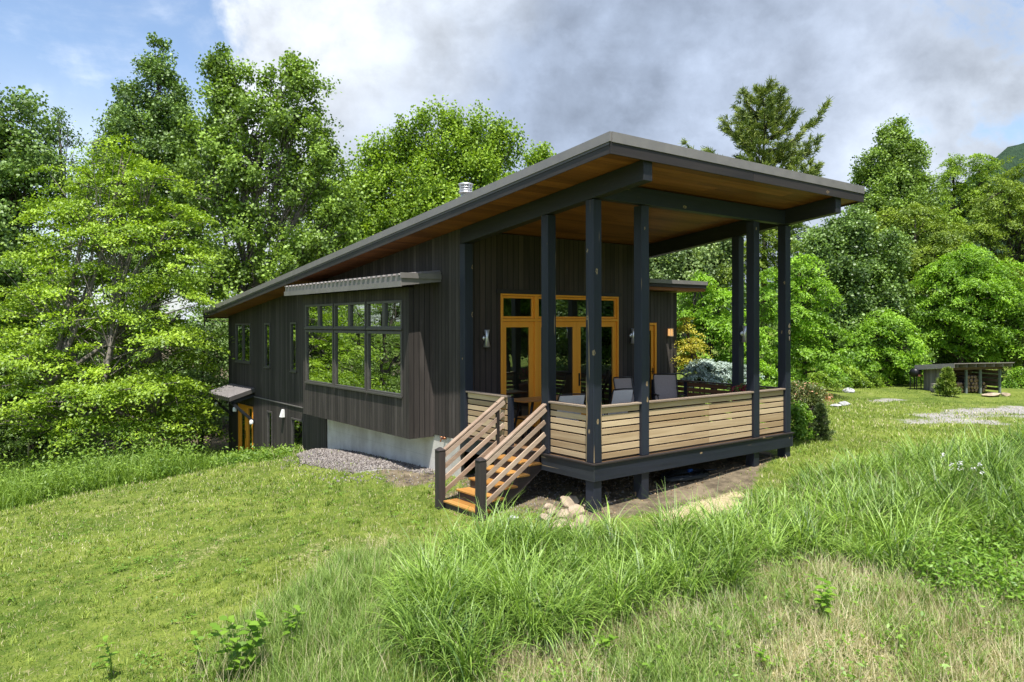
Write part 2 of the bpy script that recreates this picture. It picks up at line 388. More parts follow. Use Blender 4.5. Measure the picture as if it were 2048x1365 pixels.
M['leaf_gray'] = mat_leaf('leaf_gray', (0.079, 0.134, 0.040), (0.326, 0.446, 0.145), .28, .08)
M['needle'] = mat_leaf('pine_needle', (0.065, 0.117, 0.026), (0.300, 0.362, 0.069), .15, .06)
M['spruce'] = mat_leaf('spruce_needle', (0.033, 0.065, 0.021), (0.111, 0.150, 0.042), .1, .05)
M['spruce_y'] = mat_leaf('young_spruce_needle', (0.080, 0.150, 0.020), (0.280, 0.360, 0.050), .15, .05)
M['bluecedar'] = mat_leaf('blue_needle', (.16, .23, .20), (.48, .57, .52), .15, .05)
M['yellowleaf'] = mat_leaf('yellow_leaf', (0.304, 0.304, 0.024), (0.663, 0.578, 0.085), .3, .05)
M['rhodo'] = mat_leaf('rhododendron_leaf', (.06, .10, .022), (.20, .22, .055), .25, .07, .4, (.72, .38, .24))
M['blossom'] = mat_leaf('blossom_leaf', (.10, .17, .03), (.24, .30, .07), .3, .05, .4, (.75, .72, .55))
M['brush'] = mat_leaf('brush_leaf', (0.085, 0.175, 0.020), (0.270, 0.400, 0.055), .3, .05)
M['weed'] = mat_leaf('weed_leaf', (0.090, 0.195, 0.015), (0.221, 0.377, 0.041), .32, .06)
M['grass_tall'] = mat_leaf('tall_grass', (.048, .115, .010), (.330, .500, .085), .3, .09, .42)
M['grass_lawn'] = mat_leaf('lawn_grass', (0.068, 0.134, 0.012), (0.366, 0.451, 0.083), .3, .04)
M['straw'] = mat_leaf('straw', (0.330, 0.280, 0.140), (0.700, 0.630, 0.420), .25, .04)
M['meadow'] = mat_leaf('meadow_grass', (0.080, 0.164, 0.019), (0.336, 0.462, 0.116), .3, .05)
M['flower_red'] = mat_leaf('red_flower', (.08, .14, .03), (.16, .24, .05), .2, .05, .4, (.50, .04, .10))
M['flower_white'] = mat_leaf('white_flower', (.6, .6, .6), (.8, .8, .8), .2, .02)

# ------------------------------------------------------------------ terrain
def sst(x, a, b):
    t = np.clip((x-a)/(b-a), 0, 1); return t*t*(3-2*t)
_RW = np.random.RandomState(5)
_W = [(_RW.normal(0, 1, 2)*k, _RW.rand()*6.28, a) for k, a in ((.35, .05), (.6, .035), (1.1, .02), (2.3, .012), (4.0, .007)) for _ in range(3)]
def terrain(x, y):
    x = np.asarray(x, float); y = np.asarray(y, float)
    z = np.full(np.broadcast(x, y).shape, -.85)
    z = z + np.where(x > 0, .05*np.minimum(x, 6) - .013*np.clip(x-6, 0, 60), 0)
    xl = np.minimum(-x, 14); z = z - np.where(x < 0, .10*np.maximum(xl, 0), 0)
    yy = np.clip(y-3, 0, 14.6); g = .0072*yy**2 + .15*np.clip(y-17.6, 0, 5)
    z = z - g*(1-sst(x, 4, 11))
    z = z - .085*np.clip(-y, 0, 9)*(1-.75*sst(x, 4, 12))
    z = z + .20*np.exp(-((x+.75)/.55)**2)*sst(y, 4.0, 6.5)*(1-sst(y, 9.5, 11.6))
    w = 0
    for k, ph, a in _W: w = w + a*np.sin(k[0]*x+k[1]*y+ph)
    return z + w*.55*(1-.8*np.exp(-((x-1)/3.5)**2-((y-2)/5)**2))
def tz(x, y): return float(terrain(np.array([x]), np.array([y]))[0])
def ray(px, py): return FW + RT*((px-1024)/FPX) + UP*((CYY-py)/FPX)
def dep(px, py, d): return CAMP + ray(px, py)*d
def ground_at(px, py):
    r = ray(px, py); d = 4.0
    for d in np.arange(4, 120, .04):
        q = CAMP+r*d
        if q[2] < tz(q[0], q[1]): break
    return CAMP+r*d
def poly_mask(x, y, poly):
    ins = np.zeros(len(x), bool); n = len(poly)
    for i in range(n):
        x0, y0 = poly[i]; x1, y1 = poly[(i+1) % n]
        c = ((y0 > y) != (y1 > y)) & (x < (x1-x0)*(y-y0)/((y1-y0)+1e-12)+x0); ins ^= c
    return ins
def gpoly(pts): return [tuple(ground_at(*p)[:2]) for p in pts]
def wave2(x, y, seed, k=1.0):
    r = np.random.RandomState(seed); s = 0
    for i in range(6):
        a = r.rand()*6.28; f = k*(.6+1.2*r.rand()); s = s + np.sin(f*(np.cos(a)*x+np.sin(a)*y)+r.rand()*6.28+1.3*np.sin(.5*f*(x-y)+i))
    return s/6

TALL = gpoly([(835, 1150), (900, 1110), (990, 1095), (1120, 1090), (1230, 1085), (1330, 1085), (1420, 1060), (1480, 1045), (1510, 1010), (1560, 990), (1640, 968), (1800, 935), (2100, 905), (2300, 960), (2200, 1090), (2048, 1125), (1900, 1110), (1800, 1165), (1680, 1130), (1560, 1135), (1430, 1205), (1290, 1235), (1150, 1290), (1030, 1345), (930, 1365), (840, 1330), (790, 1240)])
STRAW = gpoly([(960, 1420), (1000, 1330), (1150, 1260), (1330, 1190), (1560, 1110), (1760, 1150), (1900, 1090), (2300, 1090), (2400, 1420), (1900, 1500), (1300, 1500)])
MEADOW = gpoly([(330, 1420), (420, 1290), (560, 1190), (680, 1120), (800, 1095), (850, 1130), (800, 1220), (840, 1330), (1010, 1420), (800, 1480)])
BRUSH = [(-.25, 11.4), (-.75, 10.9), (-1.9, 12.3), (-3.4, 13.0), (-4.8, 13.6), (-7.4, 14.4), (-10, 15.2), (-16, 16.5), (-16, 27), (-.2, 27), (-.05, 19)]
DRIVE = gpoly([(1740, 845), (1830, 822), (1960, 812), (2300, 815), (2500, 850), (2048, 852), (1900, 848), (1800, 852)])
GRAV2 = gpoly([(1720, 806), (1760, 798), (1810, 796), (1815, 801), (1760, 806)])
SAND = gpoly([(1290, 1075), (1330, 1022), (1400, 1002), (1470, 982), (1500, 985), (1490, 1010), (1420, 1045), (1350, 1085)])

def soft(x, y, poly, w=.35, seed=1):
    """poly membership softened by sampling a jittered neighbourhood"""
    s = 0
    for k in range(8):
        a = k*.785; s = s + poly_mask(x+w*math.cos(a)*(.4+.6*(k % 2)), y+w*math.sin(a)*(.4+.6*(k % 2)), poly)
    return s/8
FOREST = [(-60, 17), (-16, 18.5), (-8, 19), (-.5, 20.5), (8, 22), (14, 30), (40, 60), (30, 120), (-120, 120), (-120, 30)]
def ground_masks(x, y):
    dirt = np.clip(soft(x, y, [(-.3, -.25), (1.2, -.75), (3.4, -.75), (4.6, -.1), (5.9, .3), (5.9, 4.2), (-.1, 4.2)], .35)+.9*soft(x, y, [(-1.9, .7), (.3, -.1), (.3, 2.9), (-1.0, 4.6), (-1.5, 2.9)], .5)*(.45+.55*wave2(x, y, 3, 2.2)), 0, 1)
    dirt = np.maximum(dirt, soft(x, y, FOREST, .8))
    dirt = np.maximum(dirt, .8*soft(x, y, [(-1.3, 4.2), (.1, 4.0), (.1, 6.0), (-1.1, 6.5)], .4))
    grav = soft(x, y, [(-1.25, 6.2), (.1, 4.5), (.1, 11.1), (-.8, 10.9), (-1.35, 9.0)], .25)
    grav = np.maximum(grav, .95*soft(x, y, DRIVE, .9)*np.clip(.68+.55*wave2(x, y, 9, 1.6)+.35*wave2(x, y, 10, .5), 0, 1))
    grav = np.maximum(grav, soft(x, y, GRAV2, .5)*.9)
    sand = soft(x, y, SAND, .3)
    dirt = np.maximum(dirt, .85*soft(x, y, TALL, .3))
    straw = soft(x, y, STRAW, .5)*np.clip(.75+.4*wave2(x, y, 4, 1.6), 0, 1)
    straw = np.maximum(straw, np.clip(wave2(x, y, 21, 1.7)*.9-.05, 0, .42))
    return dirt, grav, sand, straw

def mat_ground():
    m, nt, out = newmat('ground'); g = N(nt, 'ShaderNodeNewGeometry').outputs['Position']
    n1 = noise(nt, g, .45, 6, .6); n2 = noise(nt, g, 3.2, 6, .65); n3 = noise(nt, g, 26, 5, .7); n4 = noise(nt, g, 9, 4, .6)
    f = mth(nt, 'ADD', mth(nt, 'MULTIPLY', n1, .3), mth(nt, 'ADD', mth(nt, 'MULTIPLY', n2, .35), mth(nt, 'MULTIPLY', n3, .35)))
    lawn = mixc(nt, mrange(nt, f, .38, .64), (.055, .098, .012), (.205, .245, .045))
    lawn = mixc(nt, mrange(nt, n4, .58, .72, 0, .55), lawn, (.34, .30, .15))
    def wob(a, k=.8): return mrange(nt, mth(nt, 'ADD', attr(nt, a), mth(nt, 'MULTIPLY', mth(nt, 'SUBTRACT', mth(nt, 'ADD', mth(nt, 'MULTIPLY', n2, .5), mth(nt, 'MULTIPLY', n3, .5)), .5), k*2)), .4, .62)
    straw = mixc(nt, mrange(nt, n3, .35, .68), (.16, .15, .05), (.44, .40, .22))
    col = mixc(nt, wob('straw'), lawn, straw)
    dirt = mixc(nt, mrange(nt, n2, .3, .7), (.080, .064, .044), (.225, .182, .122))
    col = mixc(nt, wob('dirt', .6), col, dirt)
    sand = mixc(nt, mrange(nt, n3, .3, .7), (.34, .27, .165), (.54, .445, .29))
    col = mixc(nt, wob('sand', .95), col, sand)
    vo = N(nt, 'ShaderNodeTexVoronoi'); vo.inputs['Scale'].default_value = 24; lk(nt, g, vo.inputs['Vector'])
    gs = N(nt, 'ShaderNodeSeparateXYZ'); lk(nt, vo.outputs['Color'], gs.inputs[0])
    gravel = mixc(nt, gs.outputs[0], (.25, .235, .225), (.56, .54, .53))
    gravel = mixc(nt, mrange(nt, vo.outputs['Distance'], .25, .55, 0, .5), gravel, (.13, .11, .10))
    col = mixc(nt, wob('grav', .7), col, gravel)
    princ(nt, out, col, .95, 0, .15, mth(nt, 'ADD', n3, mth(nt, 'MULTIPLY', n2, 2)), .7, .03)
    return m
M['ground'] = mat_ground()

def build_ground():
    fx = np.concatenate([[-900, -500, -260, -150, -90, -60, -45, -35, -28], np.arange(-24, -14, .8), np.arange(-14, 10, .16), np.arange(10, 34, .5), [36, 40, 46, 55, 70, 95, 140, 240, 450, 900]])
    fy = np.concatenate([[-900, -450, -240, -140, -90, -60, -40, -28, -20, -15, -12], np.arange(-10, 20, .16), np.arange(20, 34, .6), [36, 40, 46, 55, 70, 95, 140, 240, 450, 900]])
    X, Y = np.meshgrid(fx, fy, indexing='ij'); Z = terrain(X, Y)
    nx, ny = X.shape; idx = np.arange(nx*ny).reshape(nx, ny)
    F = np.stack([idx[:-1, :-1], idx[1:, :-1], idx[1:, 1:], idx[:-1, 1:]], -1).reshape(-1, 4)
    x, y = X.ravel(), Y.ravel(); d, g, s, st = ground_masks(x, y)
    o = np_mesh('ground', np.stack([x, y, Z.ravel()], -1), F, M['ground'], None, None, True, {'dirt': d, 'grav': g, 'sand': s, 'straw': st})
    tag(o, kind='structure')
build_ground()

def build_hill():
    # a wooded ridge far off beyond the right-hand trees
    c = dep(2330, 300, 620)
    n = 90; ax = np.linspace(-420, 420, n); ay = np.linspace(-200, 200, 40)
    X, Y = np.meshgrid(ax, ay, indexing='ij')
    r = np.random.RandomState(3)
    H = 187*np.exp(-(X/250)**2)*np.exp(-(Y/110)**2)
    H = H + 7*np.sin(X/23+1)*np.exp(-(X/250)**2) + r.normal(0, 2.0, X.shape)*np.exp(-(X/250)**2)
    wx = c[0]+RT[0]*X+FW[0]*Y; wy = c[1]+RT[1]*X+FW[1]*Y
    idx = np.arange(X.size).reshape(X.shape)
    F = np.stack([idx[:-1, :-1], idx[1:, :-1], idx[1:, 1:], idx[:-1, 1:]], -1).reshape(-1, 4)
    m, nt, out = newmat('wooded_hill'); g = N(nt, 'ShaderNodeNewGeometry').outputs['Position']
    nn = noise(nt, g, .12, 5, .7); princ(nt, out, mixc(nt, nn, (.018, .040, .024), (.055, .095, .050)), .95, 0, .1, nn, 1.0, 6)
    o = np_mesh('hill', np.stack([wx.ravel(), wy.ravel(), (H-3).ravel()], -1), F, m, None, None, True); tag(o, kind='structure')
build_hill()
# ------------------------------------------------------------------ house
W, D, YB = 5.82, 4.0, 19.72
YF, ZF, SL, OH, YR = -1.193, 5.152, -.108, .80, 20.17
def roof_z(y): return ZF+SL*(y-YF)
def soff_z(y): return roof_z(y)-.26
HOUSE = empty('house', (0, 0, 0), 'long dark charred-wood house with a single-slope roof and a timber porch', 'house')

def wall_panel(axis, pos, inward, u0, u1, zb, ztop, openings, name, mat, thick=.16, parent=HOUSE, umid=()):
    """wall in the plane axis=pos; zb / ztop are functions of u; openings are (u0,u1,z0,z1)"""
    us = sorted(set([u0, u1, *umid] + [o[i] for o in openings for i in (0, 1)]))
    mb = MB(); back = pos+inward*thick
    def P(u, z, p): return (p, u, z) if axis == 'X' else (u, p, z)
    for a, b in zip(us[:-1], us[1:]):
        cuts = sorted([o for o in openings if o[0] <= a+1e-6 and o[1] >= b-1e-6], key=lambda o: o[2])
        lo = (zb(a), zb(b)); segs = []
        for o in cuts:
            segs.append((lo, (o[2], o[2]))); lo = (o[3], o[3])
        segs.append((lo, (ztop(a), ztop(b))))
        for l, h in segs:
            for p in (pos, back):
                mb.add([P(a, l[0], p), P(b, l[1], p), P(b, h[1], p), P(a, h[0], p)], [(0, 1, 2, 3)])
    for (a, b, z0, z1) in openings:
        q = [(a, z0), (b, z0), (b, z1), (a, z1)]
        for i in range(4):
            (ua, za), (ub, zb_) = q[i], q[(i+1) % 4]
            mb.add([P(ua, za, pos), P(ub, zb_, pos), P(ub, zb_, back), P(ua, za, back)], [(0, 1, 2, 3)])
    for a in (u0, u1):
        mb.add([P(a, zb(a), pos), P(a, ztop(a), pos), P(a, ztop(a), back), P(a, zb(a), back)], [(0, 1, 2, 3)])
    mb.add([P(u0, zb(u0), pos), P(u1, zb(u1), pos), P(u1, zb(u1), back), P(u0, zb(u0), back)], [(0, 1, 2, 3)])
    return mb.build(name, mat, parent)

def window(axis, pos, inward, u0, u1, z0, z1, cols=1, fw=.055, mat=None, name='window', proud=.025, parent=HOUSE, mull=.05, blind=False, label=None):
    """frame (with its mullions) and one pane for each light"""
    mb = MB(); mat = mat or M['frame']
    a, b = sorted((pos-inward*proud, pos+inward*.07))
    def bx(m, ua, ub, za, zb, pa, pb):
        if axis == 'X': m.box(pa, pb, ua, ub, za, zb)
        else: m.box(ua, ub, pa, pb, za, zb)
    bx(mb, u0, u1, z0, z0+fw, a, b); bx(mb, u0, u1, z1-fw, z1, a, b)
    bx(mb, u0, u0+fw, z0+fw, z1-fw, a, b); bx(mb, u1-fw, u1, z0+fw, z1-fw, a, b)
    if cols == 2: 
        c = (u0+u1)/2; bx(mb, c-mull/2, c+mull/2, z0+fw, z1-fw, a, b)
    # sloping sill strip, slightly proud
    a2, b2 = sorted((pos-inward*(proud+.02), pos-inward*proud)); bx(mb, u0-.015, u1+.015, z0-.03, z0+.015, a2, b2)
    w = mb.build(name, mat, parent, .004)
    if label: w['label'] = label
    g0, g1 = sorted((pos+inward*.015, pos+inward*.027))
    edges = [(u0+fw, u1-fw)] if cols == 1 else [(u0+fw, (u0+u1)/2-mull/2), ((u0+u1)/2+mull/2, u1-fw)]
    for ua, ub in edges:
        g = MB(); p = pos+inward*.02
        v = [(ua, z0+fw), (ub, z0+fw), (ub, z1-fw), (ua, z1-fw)]
        g.add([(p, u, z) if axis == 'X' else (u, p, z) for u, z in v], [(0, 1, 2, 3)])
        g.build('pane', M['glass'], w)
        if blind:
            bl = MB(); c = (ua+ub)/2; q0, q1 = sorted((pos+inward*.10, pos+inward*.112))
            for k in range(7):
                zz = z0+fw+.04+k*(z1-z0-2*fw-.06)/6.5; bx(bl, ua+.01, ub-.01, zz, zz+.018, q0, q1)
            bx(bl, c-.012, c+.012, z0+fw, z1-fw, q1+.004, q1+.012)
            bl.build('blind', M['white'], w)
    return w

# ---- left wall, with the bay behind which it is open
BY0, BY1, BX, BZ0, BZ1 = 5.08, 10.97, -.61, -.15, 3.13
top_in = lambda u: soff_z(u)-.004
zlow = lambda u: -.10 if u < BY1-.01 else -3.2
WL = [(17.2, 18.84, .97, 2.36), (15.25, 15.78, .90, 2.37), (12.96, 13.46, .88, 2.39), (15.09, 15.57, -1.9, -.53), (12.46, 13.42, -1.75, -.55), (16.98, 18.55, -2.62, -.54)]
wall_panel('X', 0, 1, D, BY0+.16, lambda u: -.10, top_in, [], 'wall', M['siding'])
wall_panel('X', 0, 1, BY0+.16, BY1-.16, lambda u: BZ1-.25, top_in, [], 'wall', M['siding'])
wall_panel('X', 0, 1, BY1-.16, YB, lambda u: -3.4, top_in, WL, 'wall', M['siding'])
wall_panel('X', W, -1, D, YB, lambda u: -3.4, top_in, [], 'wall', M['siding'])
wall_panel('Y', YB, -1, .165, W-.165, lambda u: -3.4, lambda u: soff_z(YB)-.01, [], 'wall', M['siding'])
DX0, DX1, DZ1, DZM = 1.05, 4.675, 2.995, 2.394
wall_panel('Y', D, 1, .165, W-.165, lambda u: -.12, lambda u: soff_z(D)-.03, [(DX0, DX1, 0.0, DZ1)], 'front_wall', M['siding_porch'])
m = MB(); m.box(DX0-.12, DX1+.10, D-.035, D-.003, DZ1+.004, DZ1+.09); m.build('head_trim', M['fascia_x'], HOUSE)
m = MB(); m.box(-.012, .19, D-.19, D-.004, -.02, soff_z(D)-.33); m.build('corner_post', M['timber'], HOUSE, .006)
# belt flashing of the lower storey
m = MB(); m.box(-.03, -.004, BY1+.02, 16.85, -.185, -.155); m.build('belt_flashing', M['metal'], HOUSE)
window('X', 0, 1, *WL[0], cols=2, label='pair of tall panes near the far corner of the house')
for q in (1, 2): window('X', 0, 1, *WL[q])
window('X', 0, 1, *WL[3]); window('X', 0, 1, *WL[4])
m = MB(); m.box(.2, .23, 17.95, 18.75, .9, 2.4); m.build('curtain', M['curtain'], HOUSE)

# ---- bay
bayops = []
cols3 = [(8.93, 10.76), (7.10, 8.87), (5.36, 7.04)]
for a, b in cols3: bayops += [(a, b, .74, 2.17), (a, b, 2.23, 2.86)]
BAY = wall_panel('X', BX, 1, BY0, BY1, lambda u: BZ0, lambda u: BZ1, bayops, 'bay', M['siding'], .14)
wall_panel('Y', BY0, 1, BX+.145, .165, lambda u: BZ0, lambda u: BZ1+.15, [], 'bay_side', M['siding'], .14, BAY)
wall_panel('Y', BY1, -1, BX+.145, -.002, lambda u: BZ0, lambda u: BZ1+.15, [], 'bay_side', M['siding'], .14, BAY)
m = MB(); m.box(BX+.004, .155, BY0+.004, BY1-.004, BZ0+.012, BZ0+.10); m.build('bay_floor', M['siding'], BAY)
for a, b in cols3:
    window('X', BX, 1, a, b, .74, 2.17, fw=.06)
    window('X', BX, 1, a, b, 2.23, 2.86, cols=2, fw=.055, mull=.13, blind=True)
def build_bay_roof():
    # low metal roof over the bay, falling away from the wall; ribbed sheet above a plain fascia
    y0, y1, xo = 4.74, 11.31, -.98
    zi, zo = 3.47, 3.36
    m = MB()
    m.hexa([(xo, y0, zo-.22), (-.004, y0, zi-.22), (-.004, y1, zi-.22), (xo, y1, zo-.22), (xo, y0, zo), (-.004, y0, zi), (-.004, y1, zi), (xo, y1, zo)])
    r = m.build('bay_roof', M['metal'], HOUSE)
    s = MB(); k = 0; y = y0+.02
    while y < y1-.05:
        s.hexa([(xo-.05, y, zo+.003), (-.006, y, zi+.003), (-.006, y+.13, zi+.003), (xo-.05, y+.13, zo+.003), (xo-.05, y+.02, zo+.034), (-.006, y+.02, zi+.034), (-.006, y+.11, zi+.034), (xo-.05, y+.11, zo+.034)])
        y += .235
    s.build('roof_rib', M['metal_light'], r)['label'] = 'pale raised ribs of the bay roof sheet'
    f = MB(); f.box(xo-.03, xo-.003, y0-.02, y1+.02, zo-.24, zo-.12); f.box(xo-.03, -.01, y0-.03, y0-.003, zo-.06, zo+.055)
    f.build('fascia', M['metal'], r)
build_bay_roof()

# ---- foundation
m = MB()
m.box(.03, .30, D+.30, BY1-.02, -3.2, -.104)
m.build('foundation', M['concrete'], HOUSE)
m = MB(); m.box(-.02, .025, D+.02, D+.34, -2.0, -.104); m.build('foundation_pier', M['concrete'], HOUSE)
m = MB(); m.box(.28, W-.17, D+.17, YB-.17, -.10, -.004); FL = m.build('interior_floor', M['interior_floor'], HOUSE)
m = MB(); m.box(.17, W-.17, 11.6, 11.72, 0, 3.4); m.box(3.9, 4.0, D+.2, 11.5, 0, 3.6); m.build('partition', M['interior'], HOUSE)
m = MB(); m.box(.6, W-.2, 12.0, YB-.2, -3.2, -2.62); m.box(1.9, 2.0, 12.0, YB-.2, -2.6, -.11); m.box(.17, 1.9, 12.0, 12.06, -2.6, -.11); m.build('lower_room', M['interior'], HOUSE)

# ---- main roof
def build_roof():
    xl, xr = -OH, W+OH
    def slab(m, x0, x1, y0, y1, lo, hi, tint=.5):
        m.hexa([(x0, y0, roof_z(y0)-lo), (x1, y0, roof_z(y0)-lo), (x1, y1, roof_z(y1)-lo), (x0, y1, roof_z(y1)-lo),
                (x0, y0, roof_z(y0)-hi), (x1, y0, roof_z(y0)-hi), (x1, y1, roof_z(y1)-hi), (x0, y1, roof_z(y1)-hi)], tint)
    m = MB(); slab(m, xl+.03, xr-.03, YF+.03, YR-.03, .21, .012)
    x = xl+.25
    while x < xr-.1: slab(m, x, x+.03, YF+.04, YR-.04, .014, -.022); x += .405
    roof = m.build('roof', M['metal_light'], HOUSE)
    # metal edge: an upper strip and a second step below it, all round
    m = MB()
    slab(m, xl-.012, xl+.028, YF, YR, .125, -.018); slab(m, xr-.028, xr+.012, YF, YR, .125, -.018)
    slab(m, xl+.03, xr-.03, YF-.012, YF+.028, .135, -.018); slab(m, xl+.03, xr-.03, YR-.028, YR+.012, .125, -.018)
    m.build('drip_edge', M['metal'], roof)
    m = MB(); slab(m, xl+.004, xl+.028, YF+.03, YR-.03, .165, .128); slab(m, xr-.028, xr-.004, YF+.03, YR-.03, .165, .128)
    m.build('edge_strip', M['frame'], roof)
    L = 4.3; y = YF+.03; k = 0
    while y < YR-.05:
        e = min(y+L, YR-.03)
        for x0 in (xl+.014, xr-.029):
            m = MB(); slab(m, x0, x0+.015, y+.003, e-.003, .295, .168, .3+.4*(k % 2)); m.build('rake_fascia', M['fascia_y'], roof)
        y = e; k += 1
    pass
    for x0, x1, t in ((xl+.014, 2.75, .35), (2.756, xr-.014, .6)):
        m = MB(); slab(m, x0, x1, YF+.004, YF+.028, .305, .138, t); m.build('front_fascia', M['fascia_x'], roof)
    m = MB(); slab(m, xl+.014, xr-.014, YR-.028, YR-.004, .295, .13, .5); m.build('back_fascia', M['fascia_x'], roof)
    # soffit boards
    m = MB(); rnd = random.Random(4); y = YF+.032
    while y < YR-.05:
        e = min(y+.135, YR-.034); x = xl+.032
        while x < xr-.05:
            xe = min(x+rnd.uniform(1.6, 3.6), xr-.032); t = rnd.random(); slab(m, x, xe-.002, y, e-.004, .26, .215, t); x = xe
        y += .135
    m.build('soffit', M['soffit'], roof)
    # flue
    c = (1.5, 6.0); zb = roof_z(6.0)-.01
    m = MB(); m.lathe((c[0], c[1], zb), [(.13, 0), (.13, 1.14)], 20); m.lathe((c[0], c[1], zb+1.14), [(.17, 0), (.17, .03)], 20)
    for k in range(8):
        a = k*math.pi/4; m.box(c[0]+.14*math.cos(a)-.012, c[0]+.14*math.cos(a)+.012, c[1]+.14*math.sin(a)-.012, c[1]+.14*math.sin(a)+.012, zb+1.17, zb+1.33)
    for h in (1.20, 1.26): m.lathe((c[0], c[1], zb+h), [(.155, 0), (.165, .012), (.155, .024)], 20)
    m.lathe((c[0], c[1], zb+1.33), [(.18, 0), (.18, .03), (.10, .055), (.02, .065)], 20)
    m.build('flue', M['steel'], roof)
build_roof()

# ---- porch frame
def posts():
    PW = .19
    spots = [(0, 1.17, 0), (0, 0, 0), (1.17, 0, 0), (4.50, 0, 0), (W-PW, 0, 0), (W-PW, 1.17, 0)]
    out = []
    for i, (x, y, z) in enumerate(spots):
        m = MB(); m.box(x, x+PW, y, y+PW, .004, soff_z(y+.1)-.335 + (.0 if y else 0), (i*.37) % 1)
        out.append(m.build('porch_post', M['timber'], HOUSE, .008))
        if (x, y) != (0, 1.17):
            m = MB(); m.box(x+.008, x+PW-.0, y+.012, y+PW+.02, tz(x, y)-.4, -.305, (i*.61+.2) % 1); m.build('footing_post', M['timber'], HOUSE, .006)
    for x in (.0, W-.19):
        m = MB(); y0, y1 = -1.122, 3.99
        m.hexa([(x-.004, y0, soff_z(y0)-.33), (x+PW+.004, y0, soff_z(y0)-.33), (x+PW+.004, y1, soff_z(y1)-.33), (x-.004, y1, soff_z(y1)-.33),
                (x-.004, y0, soff_z(y0)-.004), (x+PW+.004, y0, soff_z(y0)-.004), (x+PW+.004, y1, soff_z(y1)-.004), (x-.004, y1, soff_z(y1)-.004)], .3)
        m.build('porch_beam', M['timber_y'], HOUSE, .008)
    m = MB(); m.box(PW+.006, W-PW-.006, .01, .18, soff_z(.1)-.31, soff_z(.18)-.012, .7); m.build('cross_beam', M['timber_x'], HOUSE, .008)
    return out
POSTS = posts()

def text_mesh(ch, size, depth, name, mat, parent, mw):
    cu = bpy.data.curves.new(name, 'FONT'); cu.body = ch; cu.size = size; cu.extrude = depth; cu.align_x = 'CENTER'
    t = bpy.data.objects.new(name, cu); COL.objects.link(t)
    dg = bpy.context.evaluated_depsgraph_get(); me = bpy.data.meshes.new_from_object(t.evaluated_get(dg))
    bpy.data.objects.remove(t); me.materials.clear(); me.materials.append(mat)
    me.transform(mw)
    o = bpy.data.objects.new(name, me); COL.objects.link(o); o.parent = parent; return o
for k, ch in enumerate('601'):
    text_mesh(ch, .135, .006, 'house_number', M['brass'], POSTS[4], Matrix.Translation((5.755, -.008, 2.235-.135*k)) @ Matrix.Rotation(math.pi/2, 4, 'X'))['label'] = 'digit %s of the house number' % ch

# ---- deck
def deck():
    m = MB(); rnd = random.Random(8); y = .05
    while y < D-.02:
        m.box(.03, W-.03, y, min(y+.135, D-.01), -.03, -.002, rnd.random()); y += .14
    dk = m.build('deck_floor', M['deckboard'], HOUSE)
    m = MB(); m.box(.0, W, -.03, .006, -.30, -.028, .3); m.build('rim_board', M['timber_x'], dk, .004)
    m = MB(); m.box(-.03, -.001, -.03, D-.02, -.30, -.028, .6); m.build('rim_board', M['rim_y'], dk, .004)
    m = MB(); m.box(W+.001, W+.03, -.03, D, -.30, -.028, .8); m.build('rim_board', M['rim_y'], dk, .004)
    m = MB(); m.box(-.055, W+.055, -.055, .03, -.026, .002, .4); m.box(-.055, .028, .032, D-.2, -.026, .002, .4); m.box(W-.02, W+.055, .032, D, -.026, .002, .4)
    m.build('deck_edge', M['fascia_x'], dk, .004)
    m = MB()
    for k in range(10): m.box(.35+k*.56, .39+k*.56, .02, D-.02, -.29, -.032)
    m.build('joist', M['stringer'], dk)
    m = MB(); m.box(W+.05, 7.72, 3.7, 4.68, -.06, -.01, .4); m.build('side_landing', M['deckboard'], dk)
deck()
SLATS = [.097, .092, .088, .093, .142, .104, .092]
def rail_panel(a, b, axis, pos, thick=.022, matn='slat_x', capm='cap', capw=.13, seed=1, seam=None, label=None, h=.95):
    """horizontal slats between a and b with a flat cap"""
    m = MB(); rnd = random.Random(seed); z = h-.045
    for s in SLATS:
        spans = [(a, b)] if seam is None else [(a, seam-.0015), (seam+.0015, b)]
        for u0, u1 in spans:
            t = rnd.random()
            if axis == 'X': m.box(u0, u1, pos, pos+thick, z-s, z, t)
            else: m.box(pos, pos+thick, u0, u1, z-s, z, t)
        z -= s+.0262
    p = m.build('railing', M[matn], HOUSE, .003)
    if label: p['label'] = label
    c = MB(); q = pos+thick/2
    if axis == 'X': c.box(a-.004, b+.004, q-capw/2, q+capw/2, h-.032, h, rnd.random())
    else: c.box(q-capw/2, q+capw/2, a-.004, b+.004, h-.032, h, rnd.random())
    c.build('rail_cap', M[capm], p, .004)
    return p
rail_panel(.195, 1.165, 'X', .055, seed=11)
rail_panel(1.365, 4.495, 'X', .055, seed=12, seam=3.12)
rail_panel(4.695, W-.195, 'X', .055, seed=13)
rail_panel(.195, 1.165, 'Y', .05, matn='slat_y', capm='cap_y', seed=14)
rail_panel(2.42, D-.20, 'Y', .05, matn='slat_y', capm='cap_y', seed=15, label='slatted railing panel beside the stairs, against the house wall')
rail_panel(.195, 1.165, 'Y', W-.09, matn='slat_red', capm='cap_dark', seed=16)
rail_panel(1.365, D-.25, 'Y', W-.09, matn='slat_red', capm='cap_dark', seed=17, label='railing along the far side, stained red brown')
for (x, y) in ((.012, 2.30), (W-.11, 2.72), (W-.11, D-.24)):
    m = MB(); m.box(x, x+.09, y, y+.09, .003, .915, .3); m.build('rail_post', M['timber'], HOUSE, .004)

